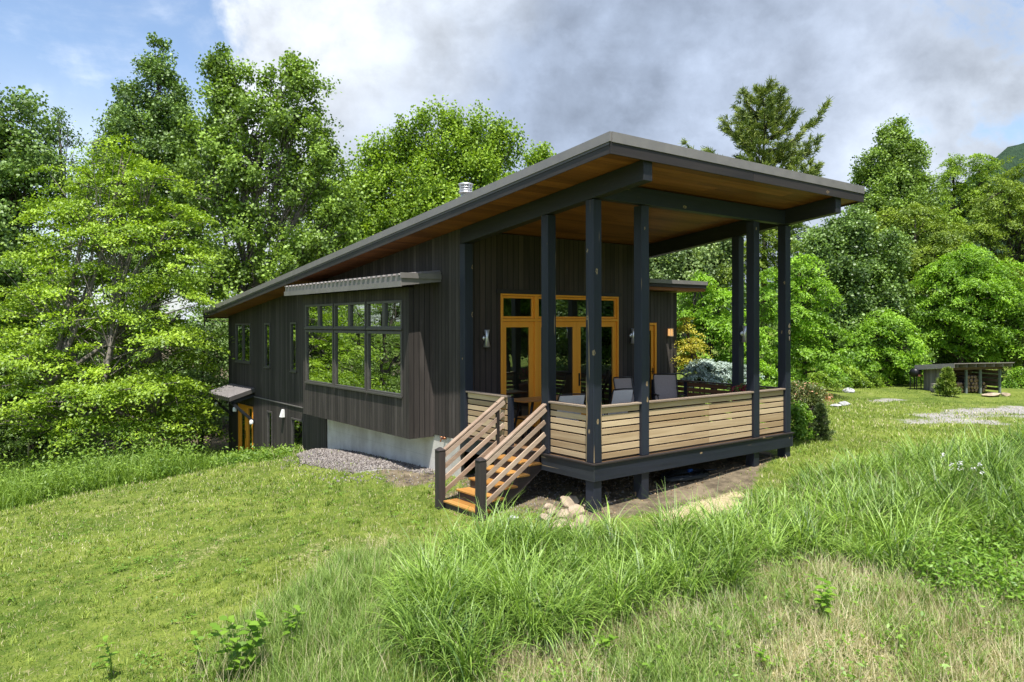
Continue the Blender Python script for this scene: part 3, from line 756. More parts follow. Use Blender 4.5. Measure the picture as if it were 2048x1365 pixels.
# ---- stairs
def stairs():
    g = -1.03; rise = g/6.0; n = 5; run = .272; y0, y1 = 1.38, 2.36
    base = empty('staircase', (0, 0, 0), None, None); base.parent = HOUSE
    for yy, tt in ((y0-.045, .3), (y1, .7)):
        st = MB()
        pts = [(-.032, -.305), (-.032, -.03)]
        for k in range(1, n+1):
            pts += [(-.032-run*(k-1), rise*k-.034), (-.032-run*k, rise*k-.034)]
        xe = -.032-run*n; pts += [(xe, g-.12), (xe+.12, g-.12)]
        vs = [(x, yy, z) for x, z in pts]+[(x, yy+.045, z) for x, z in pts]; q = len(pts)
        st.add(vs, [tuple(range(q)), tuple(reversed(range(q, 2*q)))]+[(i, i+q, (i+1) % q+q, (i+1) % q) for i in range(q)], tt); st.build('stringer', M['stringer'], base)
    r = MB()
    for k in range(1, n+2): r.box(-.034-run*(k-1)-.0, -.034-run*(k-1)+.018, y0+.004, y1-.004, rise*k+ (0.0 if k <= n else -.06), rise*(k-1)-.036, .3+.08*k)
    r.build('riser', M['stringer'], base)
    for k in range(1, n+1):
        t = MB(); x0 = -.032-run*k-.028; x1 = -.036-run*(k-1)
        for j in range(2): t.box(x0+j*(x1-x0)/2+.002, x0+(j+1)*(x1-x0)/2-.002, y0-.075, y1+.075, rise*k-.032, rise*k, (k*.37+j*.21) % 1)
        t.build('tread', M['tread'], base, .006)
    xn = -1.50
    for yy in (1.17, 2.45):
        p = MB(); p.box(xn, xn+.14, yy, yy+.14, g-.25, .045, .4+yy*.2); p.hexa([(xn-.012, yy-.012, .046), (xn+.152, yy-.012, .046), (xn+.152, yy+.152, .046), (xn-.012, yy+.152, .046), (xn+.05, yy+.05, .095), (xn+.09, yy+.05, .095), (xn+.09, yy+.09, .095), (xn+.05, yy+.09, .095)])
        nw = p.build('newel_post', M['newel'], base, .004)
        h = MB(); s = -.63; yc = yy+.07; x1 = -.02 if yy < 2 else .02
        def rail(z0, hh, ww, off, t): h.bar((xn+.14, yc+off, z0), (x1, yc+off, z0+(x1-xn-.14)*.64), ww, hh, tint=t)
        rail(.035, .032, .095, 0, .2); rail(-.055, .085, .026, -.03, .8); rail(-.055, .085, .026, .03, .5)
        rail(-.28, .085, .026, 0, .35); rail(-.50, .085, .026, 0, .9); rail(-.73, .085, .026, 0, .1)
        h.build('stair_rail', M['handrail'], base, .004)
        if yy > 2:
            q = MB(); q.box(-.03, .035, 2.30-.0, 2.37, -.02, .90, .3)
            q = MB(); q.box(-.16, -.10, yc-.03, yc+.03, -.2, .83, .3); q.build('rail_support', M['newel'], base, .003)
stairs()

# ---- glazed doors to the porch
def glazed(x0, x1, z0, z1, y, stile, top, bot, name, depth=.05, handle=None):
    m = MB(); a, b = y, y+depth
    m.box(x0, x0+stile, a, b, z0, z1, .3); m.box(x1-stile, x1, a, b, z0, z1, .6)
    m.box(x0+stile, x1-stile, a, b, z1-top, z1, .4); m.box(x0+stile, x1-stile, a, b, z0, z0+bot, .5)
    d = m.build(name, M['yellow'], HOUSE, .004)
    g = MB(); p = y+depth*.5; g.add([(x0+stile, p, z0+bot), (x1-stile, p, z0+bot), (x1-stile, p, z1-top), (x0+stile, p, z1-top)], [(0, 1, 2, 3)]); g.build('pane', M['glass_door'], d)
    if handle:
        h = MB(); hx = handle; h.box(hx-.022, hx+.022, y-.012, y-.001, .86, 1.16); h.bar((hx, y-.04, 1.0), (hx+.13, y-.04, 1.0), .018, .018); h.bar((hx, y-.012, 1.0), (hx, y-.045, 1.0), .02, .02)
        h.build('handle', M['black'], d)
    return d
yd = D+.02
m = MB()   # frame: jambs, head, transom bar and the mullion between the fixed light and the pair
for a, b, z0, z1 in ((DX0, DX0+.04, .0, DZ1-.04), (DX1-.04, DX1, .0, DZ1-.04), (DX0, DX1, DZ1-.04, DZ1), (DX0+.04, DX1-.04, DZM-.004, DZM+.05), (2.0, 2.095, .0, DZM-.006), (2.0, 2.095, DZM+.052, DZ1-.042)):
    m.box(a, b, yd-.045, yd+.09, z0, z1)
DFR = m.build('door_frame', M['yellow'], HOUSE, .003)
glazed(DX0+.045, 1.996, .02, DZM-.008, yd, .125, .13, .22, 'glazed_door')
glazed(2.10, 3.315, .02, DZM-.008, yd, .115, .13, .22, 'glazed_door')
glazed(3.322, DX1-.045, .02, DZM-.008, yd, .115, .13, .22, 'glazed_door', handle=3.385)
glazed(DX0+.045, 1.996, DZM+.056, DZ1-.046, yd, .05, .05, .05, 'transom_window')
glazed(2.10, DX1-.045, DZM+.056, DZ1-.046, yd, .05, .05, .05, 'transom_window')

# ---- right-hand wing with its own low roof, a side door and a lit lamp
RX, RY = 7.72, 4.70
wall_panel('Y', RY, 1, W+.01, RX, lambda u: -1.2, lambda u: 3.2, [(5.95, 6.88, -.02, 2.36)], 'wing', M['siding'], .14)
wall_panel('X', RX, -1, RY+.145, 10.0, lambda u: -1.2, lambda u: 3.2, [], 'wing', M['siding'], .14)
m = MB(); m.box(W+.004, 8.36, 4.22, 10.3, 3.22, 3.30); m.build('wing_soffit', M['soffit'], HOUSE)
m = MB(); m.box(W+.004, 8.38, 4.19, 10.32, 3.304, 3.395); m.build('wing_roof', M['fascia_x'], HOUSE)
m = MB(); m.box(W+.004, 8.40, 4.165, 10.34, 3.398, 3.50); m.build('wing_roof_edge', M['metal_light'], HOUSE)
m = MB()
for a, b, z0, z1 in ((5.955, 6.03, 0, 2.28), (6.80, 6.875, 0, 2.28), (5.955, 6.875, 2.283, 2.35)): m.box(a, b, RY-.01, RY+.10, z0, z1)
m.build('side_door_frame', M['yellow'], HOUSE, .003)
m = MB(); a, b = 6.034, 6.796; y = RY+.03
m.box(a, a+.1, y, y+.045, .01, 2.27); m.box(b-.1, b, y, y+.045, .01, 2.27); m.box(a+.1, b-.1, y, y+.045, 2.14, 2.27); m.box(a+.1, b-.1, y, y+.045, .01, .25)
sd = m.build('side_door', M['yellow'], HOUSE, .003)
m = MB(); m.add([(a+.1, y+.02, .25), (b-.1, y+.02, .25), (b-.1, y+.02, 2.14), (a+.1, y+.02, 2.14)], [(0, 1, 2, 3)]); m.build('pane', M['glass'], sd)
m = MB(); m.box(b-.06, b-.03, y-.02, y-.001, .95, 1.12); m.bar((b-.045, y-.04, 1.03), (b-.15, y-.04, 1.03), .018, .018); m.bar((b-.045, y-.01, 1.03), (b-.045, y-.045, 1.03), .018, .018); m.build('handle', M['black'], sd)
m = MB(); m.box(5.85, 7.7, RY+.5, RY+.54, 0, 3.0); m.build('partition', M['interior'], HOUSE)
def porch_lamp():
    x, y, z = 7.37, RY-.002, 2.09
    m = MB(); m.box(x-.055, x+.055, y-.02, y, z-.11, z+.11); m.box(x-.06, x+.06, y-.12, y-.02, z+.095, z+.11); m.box(x-.06, x+.06, y-.12, y-.02, z-.11, z-.098)
    for sx in (-.058, .05):
        m.box(x+sx, x+sx+.008, y-.12, y-.112, z-.098, z+.095)
    f = m.build('wall_lantern', M['brass'], HOUSE); f['label'] = 'small square wall lantern, lit warm'
    mt, nt, out = newmat('lantern_glow'); e = N(nt, 'ShaderNodeEmission'); e.inputs[0].default_value = (1, .55, .20, 1); e.inputs[1].default_value = .55; lk(nt, e.outputs[0], out.inputs[0])
    g = MB(); g.box(x-.046, x+.046, y-.108, y-.024, z-.094, z+.09); g.build('lantern_glass', mt, f)
porch_lamp()
m = MB(); m.tube([(6.35, 4.1, 0), (6.35, 4.1, 1.0), (7.05, 4.0, 1.0), (7.9, 3.9, .62)], .022, 8); m.tube([(7.9, 3.9, .62), (7.9, 3.9, -.6)], .022, 8)
m.build('side_handrail', M['black'], HOUSE)

def sconce(x, y, z):
    m = MB(); m.lathe((x, y-.085, z-.18), [(.075, 0), (.028, .21), (.058, .37)], 20); m.lathe((x, y-.08, z+.01), [(.017, 0), (.017, .08)], 10, 'Y'); m.lathe((x, y-.012, z+.01), [(.055, -.008), (.055, .011)], 20, 'Y')
    m.build('wall_sconce', M['steel'], HOUSE)
sconce(.62, D-.002, 2.02); sconce(5.13, D-.002, 2.02); sconce(W-.095, 1.168, 2.09)

# ---- canopy over the lower door
def canopy():
    y0, y1, xo = 16.76, 19.36, -.86
    zi, zo = .12, -.15
    m = MB(); m.hexa([(xo, y0, zo-.13), (-.004, y0, zi-.13), (-.004, y1, zi-.13), (xo, y1, zo-.13), (xo, y0, zo), (-.004, y0, zi), (-.004, y1, zi), (xo, y1, zo)])
    c = m.build('door_canopy', M['frame'], HOUSE)
    s = MB(); y = y0+.03
    while y < y1-.1:
        s.hexa([(xo-.05, y, zo+.003), (-.03, y, zi-.005), (-.03, y+.13, zi-.005), (xo-.05, y+.13, zo+.003), (xo-.05, y+.02, zo+.032), (-.03, y+.02, zi+.024), (-.03, y+.10, zi+.024), (xo-.05, y+.10, zo+.032)]); y += .215
    s.build('roof_rib', M['canopy'], c)
    for y in (16.86, 19.2):
        b = MB(); b.bar((xo+.10, y, zo-.18), (-.01, y, -1.05), .09, .09); b.bar((xo+.05, y, zo-.18), (-.01, y, zo-.18+.2), .09, .09); b.build('brace', M['timber_y'], c)
    for (x, y, z) in ((-.12, 16.80, -.98), (-.62, 17.0, -.52), (-.62, 19.1, -.52)):
        b = MB(); b.lathe((x, y, z-.13), [(.06, 0), (.065, .02), (.065, .12), (.03, .15)], 12); b.build('canopy_lamp', M['white'], c)
canopy()
m = MB(); y = .03
for a, b, z0, z1 in ((16.98, 17.06, -2.62, -.54), (18.47, 18.55, -2.62, -.54), (17.06, 18.47, -.62, -.54), (17.56, 17.70, -2.62, -.62)): m.box(-.02, .09, a, b, z0, z1)
lf = m.build('lower_door_frame', M['yellow'], HOUSE, .003)
m = MB()
for a, b, z0, z1 in ((17.72, 17.86, -2.6, -.64), (18.33, 18.46, -2.6, -.64), (17.86, 18.33, -.78, -.64), (17.86, 18.33, -2.6, -2.4)): m.box(.0, .05, a, b, z0, z1)
ld = m.build('lower_door', M['yellow'], HOUSE, .003)
m = MB(); m.add([(.03, 17.86, -2.4), (.03, 18.33, -2.4), (.03, 18.33, -.78), (.03, 17.86, -.78)], [(0, 1, 2, 3)]); m.build('pane', M['glass'], ld)
m = MB(); m.add([(.03, 17.06, -2.6), (.03, 17.56, -2.6), (.03, 17.56, -.62), (.03, 17.06, -.62)], [(0, 1, 2, 3)]); m.build('side_pane', M['glass'], lf)
m = MB(); m.box(-.012, -.001, 17.76, 17.80, -1.72, -1.45); m.build('handle', M['black'], ld)
# flood light on the lower wall
m = MB(); y0 = 14.05; m.hexa([(-.12, y0-.07, -.60), (-.004, y0-.07, -.60), (-.004, y0+.10, -.60), (-.12, y0+.10, -.60), (-.05, y0-.05, -.36), (-.004, y0-.05, -.36), (-.004, y0+.08, -.36), (-.05, y0+.08, -.36)])
m.build('wall_light', M['white'], HOUSE)
# hose tap under the siding and the white standpipe beside it
m = MB(); m.lathe((-.02, 4.62, -.13), [(.03, 0), (.03, .05)], 10, 'X'); m.tube([(-.03, 4.62, -.13), (-.09, 4.62, -.14), (-.11, 4.62, -.20)], .018, 8); m.lathe((-.08, 4.62, -.10), [(.045, 0), (.045, .012)], 10)
m.build('hose_tap', M['copper'], HOUSE)
m = MB(); m.tube([(-.10, 4.55, -1.2), (-.10, 4.55, -.52), (-.10, 4.62, -.50), (-.10, 4.80, -.52)], .024, 10); m.build('standpipe', M['white'], HOUSE)

# ------------------------------------------------------------------ things inside, seen through the glass
def interior():
    t = empty('dining_table', (1.3, 8.1, 0), 'dining table indoors behind the large bay window', 'table')
    m = MB(); m.box(-.45, .45, -.9, .9, .70, .745); m.build('tabletop', M['table'], t)
    for sx in (-.38, .38):
        for sy in (-.8, .8): m = MB(); m.box(sx-.03, sx+.03, sy-.03, sy+.03, 0, .70); m.build('leg', M['table'], t)
    l = empty('pendant_lamp', (.95, 6.5, 2.05), 'square pendant lamp shade behind the right bay window', 'lamp')
    m = MB(); m.box(-.3, .3, -.3, .3, -.22, .1); m.build('lamp_shade', M['shade'], l)
    m = MB(); m.tube([(0, 0, .1), (0, 0, 1.9)], .008, 6); m.build('cord', M['black'], l)
interior()

# ------------------------------------------------------------------ porch furniture
def sling_chair(name, loc, rz, label, back, seat, hback=1.08, w=.56):
    t = empty(name, loc, label, 'chair', 'sling chairs on the porch'); t.rotation_euler = (0, 0, rz)
    # local: faces -Y, back leans to +Y
    sb, st = Vector((0, .24, .40)), Vector((0, .24+.22, hback))
    f = MB()
    for s in (-1, 1):
        x = s*w/2
        f.tube([(x, sb.y, sb.z-.02), (x, sb.y+.02, .5), (x, st.y-.015, hback-.05), (x*.94, st.y, hback)], .0145, 8)
        f.tube([(x, -.25, .39), (x, .24, .37)], .0145, 8)
    f.tube([(-w/2*.94, st.y, hback), (0, st.y+.015, hback+.012), (w/2*.94, st.y, hback)], .0145, 8)
    f.tube([(-w/2, -.25, .39), (w/2, -.25, .39)], .0145, 8); f.build('frame', M['chairframe'], t)
    for s in (-1, 1):
        x = s*(w/2+.03)
        a = MB(); a.tube([(x, -.26, 0), (x, -.24, .55), (x, -.17, .645), (x, .12, .635), (x, .30, .60)], .014, 8); a.box(x-.026, x+.026, -.22, .16, .645, .665); a.build('arm', M['chairframe'], t)
        a = MB(); a.tube([(x, .33, 0), (x, .26, .36), (x, .12, .635)], .014, 8); a.build('leg', M['chairframe'], t)
    m = MB(); n = 8
    for k in range(n):
        y0 = sb.y+(st.y-sb.y)*k/n; y1 = sb.y+(st.y-sb.y)*(k+1)/n; z0 = sb.z+(st.z-.02-sb.z)*k/n; z1 = sb.z+(st.z-.02-sb.z)*(k+1)/n
        c0 = .03*math.sin(math.pi*k/n); c1 = .03*math.sin(math.pi*(k+1)/n)
        m.hexa([(-w/2+.012, y0+c0, z0), (w/2-.012, y0+c0, z0), (w/2-.012, y1+c1, z1), (-w/2+.012, y1+c1, z1), (-w/2+.012, y0+c0+.008, z0+.002), (w/2-.012, y0+c0+.008, z0+.002), (w/2-.012, y1+c1+.008, z1+.002), (-w/2+.012, y1+c1+.008, z1+.002)])
    m.build('backrest', M[back], t)
    m = MB(); m.hexa([(-w/2+.012, -.24, .385), (w/2-.012, -.24, .385), (w/2-.012, .24, .365), (-w/2+.012, .24, .365), (-w/2+.012, -.24, .395), (w/2-.012, -.24, .395), (w/2-.012, .24, .375), (-w/2+.012, .24, .375)])
    m.build('seat', M[seat], t)
    return t
sling_chair('patio_chair', (1.40, 2.42, 0), rad(168), 'light gray sling chair partly hidden by the front corner posts', 'cloth_gray', 'cloth_gray', .93, .60)
sling_chair('patio_chair', (2.60, 2.22, 0), rad(172), 'light gray sling chair directly in front of a taller brown woven chair', 'cloth_gray', 'cloth_gray', .98, .52)
sling_chair('patio_chair', (3.85, 2.72, 0), rad(-14), 'brown woven sling chair behind the light gray chair', 'woven', 'woven', 1.08, .50)
sling_chair('patio_chair', (5.08, 2.72, 0), rad(-36), 'tall brown woven armchair beside the red-stained far railing', 'woven', 'woven', 1.10, .56)
def porch_table():
    t = empty('porch_table', (1.55, 3.22, 0), 'orange-stained wooden table in front of the glazed doors', 'table')
    m = MB()
    for k in range(4): m.box(-.72, .72, -.30+k*.152, -.30+k*.152+.146, .715, .75, k*.29 % 1)
    m.build('tabletop', M['table'], t, .004)
    for s in (-1, 1):
        m = MB(); m.bar((s*.58, -.25, 0), (s*.40, -.2, .71), .04, .04); m.bar((s*.58, .25, 0), (s*.40, .2, .71), .04, .04); m.bar((s*.50, -.23, .34), (s*.50, .23, .34), .03, .03); m.build('leg', M['chairframe'], t)
    b = empty('porch_bench', (1.25, 2.78, 0), 'orange-stained wooden bench on the house side of the stair opening', 'bench')
    m = MB()
    for k in range(2): m.box(-.58, .58, -.14+k*.145, -.14+k*.145+.138, .425, .455, k*.4+.1)
    m.build('seat', M['table'], b, .004)
    for s in (-1, 1): m = MB(); m.bar((s*.48, -.11, 0), (s*.40, -.09, .425), .035, .035); m.bar((s*.48, .11, 0), (s*.40, .09, .425), .035, .035); m.build('leg', M['chairframe'], b)
porch_table()

# ------------------------------------------------------------------ hose, rocks
def hose():
    rnd = random.Random(6); c = (2.92, .50); pts = []
    for k in range(330):
        a = k*.33; r = .40+.10*math.sin(k*.21)+.06*math.sin(k*.047+1)+(.02*rnd.random()); z = tz(c[0], c[1])+.03+.05*(k/330)+.02*rnd.random()
        pts.append((c[0]+r*1.15*math.cos(a)+.05*math.sin(k*.05), c[1]+r*.62*math.sin(a), z))
    pts += [(c[0]+.5+.06*k, c[1]+.1+.05*math.sin(k*.6)-.02*k, tz(c[0]+.5+.06*k, c[1])+.02) for k in range(8)]
    t = empty('garden_hose', (c[0], c[1], tz(*c)), 'black garden hose coiled on the bare soil under the deck', 'hose')
    o = (c[0], c[1], tz(*c)); m = MB(); m.tube(pts, .0125, 6); m.build('coil', M['hose'], t, 0, o)
    m = MB(); m.tube([(c[0]+.22, c[1]+.08, tz(*c)+.10), (c[0]+.30, c[1]+.05, tz(*c)+.12)], .032, 8); m.build('connector', M['blue'], t, 0, o)
hose()

def rock_mesh(r, seed, flat=.7, sub=3):
    import bmesh
    bm = bmesh.new(); bmesh.ops.create_icosphere(bm, subdivisions=sub, radius=1.0); rs = np.random.RandomState(seed)
    d = rs.normal(0, 1, (14, 3)); d /= np.linalg.norm(d, axis=1)[:, None]; cut = rs.uniform(.55, .95, 14); sc = np.array([1, rs.uniform(.65, 1.0), flat*rs.uniform(.8, 1.1)])*r
    for v in bm.verts:
        p = np.array(v.co)
        for k in range(14):
            e = p@d[k]-cut[k]
            if e > 0: p = p-d[k]*e*.9
        p = p*(1+.03*math.sin(9*p[0]+seed)*math.cos(8*p[1]))
        v.co = Vector(p*sc)
    me = bpy.data.meshes.new('rock'); bm.to_mesh(me); bm.free(); return me
def rock(loc, r, seed, label, mat='rock', flat=.7, group=None, rz=0, name='rock'):
    me = rock_mesh(r, seed, flat); me.materials.append(M[mat]); o = bpy.data.objects.new(name, me); COL.objects.link(o)
    o.location = loc; o.rotation_euler = (0, 0, rz); return tag(o, label, 'rock', group)
_rk = random.Random(12)
for k, (px, py, r) in enumerate([(1128, 1040, .13), (1152, 1030, .11), (1108, 1030, .10), (1140, 1010, .14), (1166, 1050, .10), (1092, 1040, .08), (1178, 1018, .08), (1120, 1060, .13), (1148, 1062, .10), (1100, 1018, .07), (1160, 1075, .08)]):
    q = ground_at(px, py); r *= 1.55; rock((q[0], q[1], q[2]+r*.25), r, 30+k, 'pale tan rock in the loose pile beside the front corner footing', 'rock', .75, 'tan rocks piled under the porch corner', _rk.random()*6)
q = ground_at(1028, 1040); rock((q[0], q[1], q[2]+.03), .12, 71, 'flat bluish gray stone lying at the foot of the stairs', 'rock_gray', .45)
q = ground_at(1696, 786); rock((q[0], q[1], q[2]+.08), .30, 72, 'white angular boulder at the edge of the woods', 'rock_gray', .6, None, .5, 'boulder')
q = ground_at(1690, 811); rock((q[0], q[1], q[2]+.05), .30, 73, 'flat gray stone on the lawn nearest the flowering shrub', 'rock_gray', .4)
q = ground_at(1672, 814); rock((q[0], q[1], q[2]+.03), .26, 74, 'low pale stone at the tip of the flat gray one on the lawn', 'rock_gray', .35)
q = ground_at(1984, 793); rock((q[0], q[1], q[2]+.06), .46, 75, 'long low tan boulder in front of the woodshed', 'rock', .3, None, -.3, 'boulder')
q = ground_at(2012, 793); rock((q[0], q[1], q[2]+.08), .26, 76, 'small pale boulder right of the long low tan boulder', 'rock', .5)

# ------------------------------------------------------------------ woodshed
def woodshed():
    d = 34.0; P1 = ground_at(1903, 784); P1 = dep(1903, 784, d); z0 = tz(P1[0], P1[1])
    P2 = dep(2002, 784, d+.7); u = np.array([P2[0]-P1[0], P2[1]-P1[1], 0]); Lf = np.linalg.norm(u); u /= Lf
    P0 = dep(1861, 782, d+1.5); v = np.array([P0[0]-P1[0], P0[1]-P1[1], 0]); Ls = np.linalg.norm(v); v = np.array([-u[1], u[0], 0]); 
    if v@np.array([P0[0]-P1[0], P0[1]-P1[1], 0]) < 0: v = -v
    Ls = 1.6
    t = empty('woodshed', (P1[0], P1[1], z0), 'open-fronted firewood shed of gray boards with rafter ends showing', 'shed')
    t.rotation_euler = (0, 0, math.atan2(u[1], u[0]))
    sgn = 1 if (np.array([-u[1], u[0], 0])@v) > 0 else -1
    H1, H0 = 1.17, 1.03
    m = MB(); k = 0; y = .02
    while y < Ls:
        m.box(0, .025, sgn*y, sgn*(y+.125), -.25, H1-.02-.1*y, (k*.37) % 1); y += .135; k += 1
    m.build('side_wall', M['graywood'], t)
    m = MB(); z = .05; k = 0
    while z < H1-.15: m.box(Lf-.03, Lf, sgn*.05, sgn*Ls, z, z+.14, (k*.4) % 1); z += .2; k += 1
    m.build('side_wall', M['shedwood'], t)
    m = MB(); z = .0; k = 0
    while z < H0-.08: m.box(.03, Lf-.03, sgn*(Ls-.03), sgn*Ls, z, z+.14, (k*.43) % 1); z += .165; k += 1
    m.build('back_wall', M['shedwood'], t)
    for x in (.02, .82, 1.62, Lf-.07):
        m = MB(); m.box(x, x+.085, sgn*0, sgn*.085, -.3, H1-.1, .5); m.build('post', M['greenpost'], t)
    m = MB(); m.box(0, Lf, sgn*-.045, sgn*-.003, H1-.10, H1+.02); m.build('header', M['shedwood'], t)
    for k in range(7):
        x = -.05+k*(Lf+.25)/6.0; m = MB(); m.hexa([(x, sgn*-.38, H1+.035), (x+.05, sgn*-.38, H1+.035), (x+.05, sgn*(Ls+.2), H0-.02), (x, sgn*(Ls+.2), H0-.02), (x, sgn*-.38, H1+.19), (x+.05, sgn*-.38, H1+.19), (x+.05, sgn*(Ls+.2), H0+.13), (x, sgn*(Ls+.2), H0+.13)], .3+.1*k)
        m.build('rafter', M['graywood_x'], t)
    m = MB(); m.hexa([(-.28, sgn*-.45, H1+.195), (Lf+.28, sgn*-.45, H1+.195), (Lf+.28, sgn*(Ls+.25), H0+.135), (-.28, sgn*(Ls+.25), H0+.135), (-.28, sgn*-.45, H1+.235), (Lf+.28, sgn*-.45, H1+.235), (Lf+.28, sgn*(Ls+.25), H0+.175), (-.28, sgn*(Ls+.25), H0+.175)])
    m.build('roof', M['graywood_x'], t)
    m = MB(); m.hexa([(-.31, sgn*-.45, H1+.03), (-.285, sgn*-.45, H1+.03), (-.285, sgn*(Ls+.25), H0-.06), (-.31, sgn*(Ls+.25), H0-.06), (-.31, sgn*-.45, H1+.23), (-.285, sgn*-.45, H1+.23), (-.285, sgn*(Ls+.25), H0+.17), (-.31, sgn*(Ls+.25), H0+.17)], .8)
    m.build('rake_board', M['graywood_x'], t)
    rot = Matrix.Translation((P1[0], P1[1], z0)) @ Matrix.Rotation(math.atan2(u[1], u[0]), 4, 'Z')
    # firewood: each log a thing, lying front to back in the bays
    rnd = random.Random(5); logs = []
    mb = MB(); mb.lathe((0, 0, 0), [(.085, 0), (0.092, .06), (.088, .42), (.083, .46)], 9, 'Y')
    me = None
    for bay, x0, x1, hh in (('middle', .92, 1.62, 5), ('right', 1.72, 2.1, 3), ('left', .25, .80, 3)):
        for r in range(hh):
            n = int((x1-x0)/.170)
            for k in range(n):
                x = x0+.09+.175*k+.085*(r % 2)+rnd.uniform(-.012, .012); z = .09+r*.152
                if me is None:
                    o = mb.build('firewood_log', M['logbark'], None); me = o.data; me.materials.append(M['logend'])
                    for p in me.polygons:
                        if abs(p.normal.y) > .9: p.material_index = 1
                else: o = bpy.data.objects.new('firewood_log', me); COL.objects.link(o)
                o.matrix_world = rot @ Matrix.Translation((x, sgn*(.10+rnd.uniform(0, .10)) - (.46 if sgn < 0 else 0), z)) @ Matrix.Rotation(rnd.random()*6, 4, 'Y')
                s = rnd.uniform(.85, 1.08); o.scale = (s, 1, s)
                tag(o, 'split log stacked in the %s bay of the firewood shed' % bay, 'log', 'firewood logs in the %s bay' % bay)
    # pale boards piled beside the side wall
    for k in range(5):
        m = MB(); m.box(-.62-.05*rnd.random(), -.06, sgn*.15, sgn*.55, 0, .055, rnd.random()); m.box(-.5, -.46, sgn*.16, sgn*.54, -.02, -.001)
        o = m.build('board', M['graywood_x'], None); o.matrix_world = rot @ Matrix.Translation((0, 0, .03+k*.085)) @ Matrix.Rotation(rnd.uniform(-.06, .06), 4, 'Z')
        tag(o, 'weathered gray board in the low pile left of the woodshed', 'board', 'gray boards piled by the woodshed')
    # dark barrel grill half hidden behind the side wall
    c = rot @ Vector((-.34, sgn*1.75, 0)); g = empty('barrel_grill', (c.x, c.y, z0), 'black barrel grill standing left of the woodshed', 'grill')
    m = MB(); m.lathe((-.4, 0, .85), [(.02, .15), (.20, .16), (.21, .4), (.20, .64), (.02, .65)], 18, 'X'); m.build('body', M['black'], g)
    m = MB(); m.box(-.24, .24, -.24, -.225, .68, .76); m.build('shelf', M['terracotta'], g)
    for sx in (-.22, .22):
        for sy in (-.15, .15): m = MB(); m.box(sx-.02, sx+.02, sy-.02, sy+.02, -.1, .68); m.build('leg', M['black'], g)
woodshed()

# ------------------------------------------------------------------ foliage
def unit(a): return a/np.maximum(np.linalg.norm(a, axis=-1, keepdims=True), 1e-9)
def leaf_quads(c, nrm, L, Wd, rs, fold=.18, droop=None):
    """diamond leaves: centre, normal, length, width"""
    n = len(c); nrm = unit(nrm); t = unit(np.cross(nrm, rs.normal(0, 1, (n, 3))))
    if droop is not None:
        t = unit(t + np.array([0, 0, -1.0])*droop); 
    b = unit(np.cross(nrm, t)); L = np.asarray(L)[:, None]; Wd = np.asarray(Wd)[:, None]
    V = np.stack([c-t*L*.5, c+b*Wd*.5-t*L*.06-nrm*fold*Wd*.5, c+t*L*.5-nrm*L*.10, c-b*Wd*.5-t*L*.06-nrm*fold*Wd*.5], 1)
    return V.reshape(-1, 3), np.arange(n*4).reshape(n, 4)
def bumpy(d, rs, k=5):
    s = 0
    for i in range(k):
        a = unit(rs.normal(0, 1, 3)); s = s + np.sin(d@a*rs.uniform(2.5, 7)+rs.rand()*6.28)
    return s/k
STY = dict(
    round=dict(flat=.8, up=.55, nstd=.75, L=.17, asp=.60),
    maple=dict(flat=.95, up=.45, nstd=.80, L=.19, asp=.85),
    layer=dict(flat=.22, up=1.1, nstd=.55, L=.155, asp=.52),
    frond=dict(flat=.24, up=.85, nstd=.55, L=.185, asp=.40),
    spire=dict(flat=1.5, up=.4, nstd=.85, L=.19, asp=.8),
)
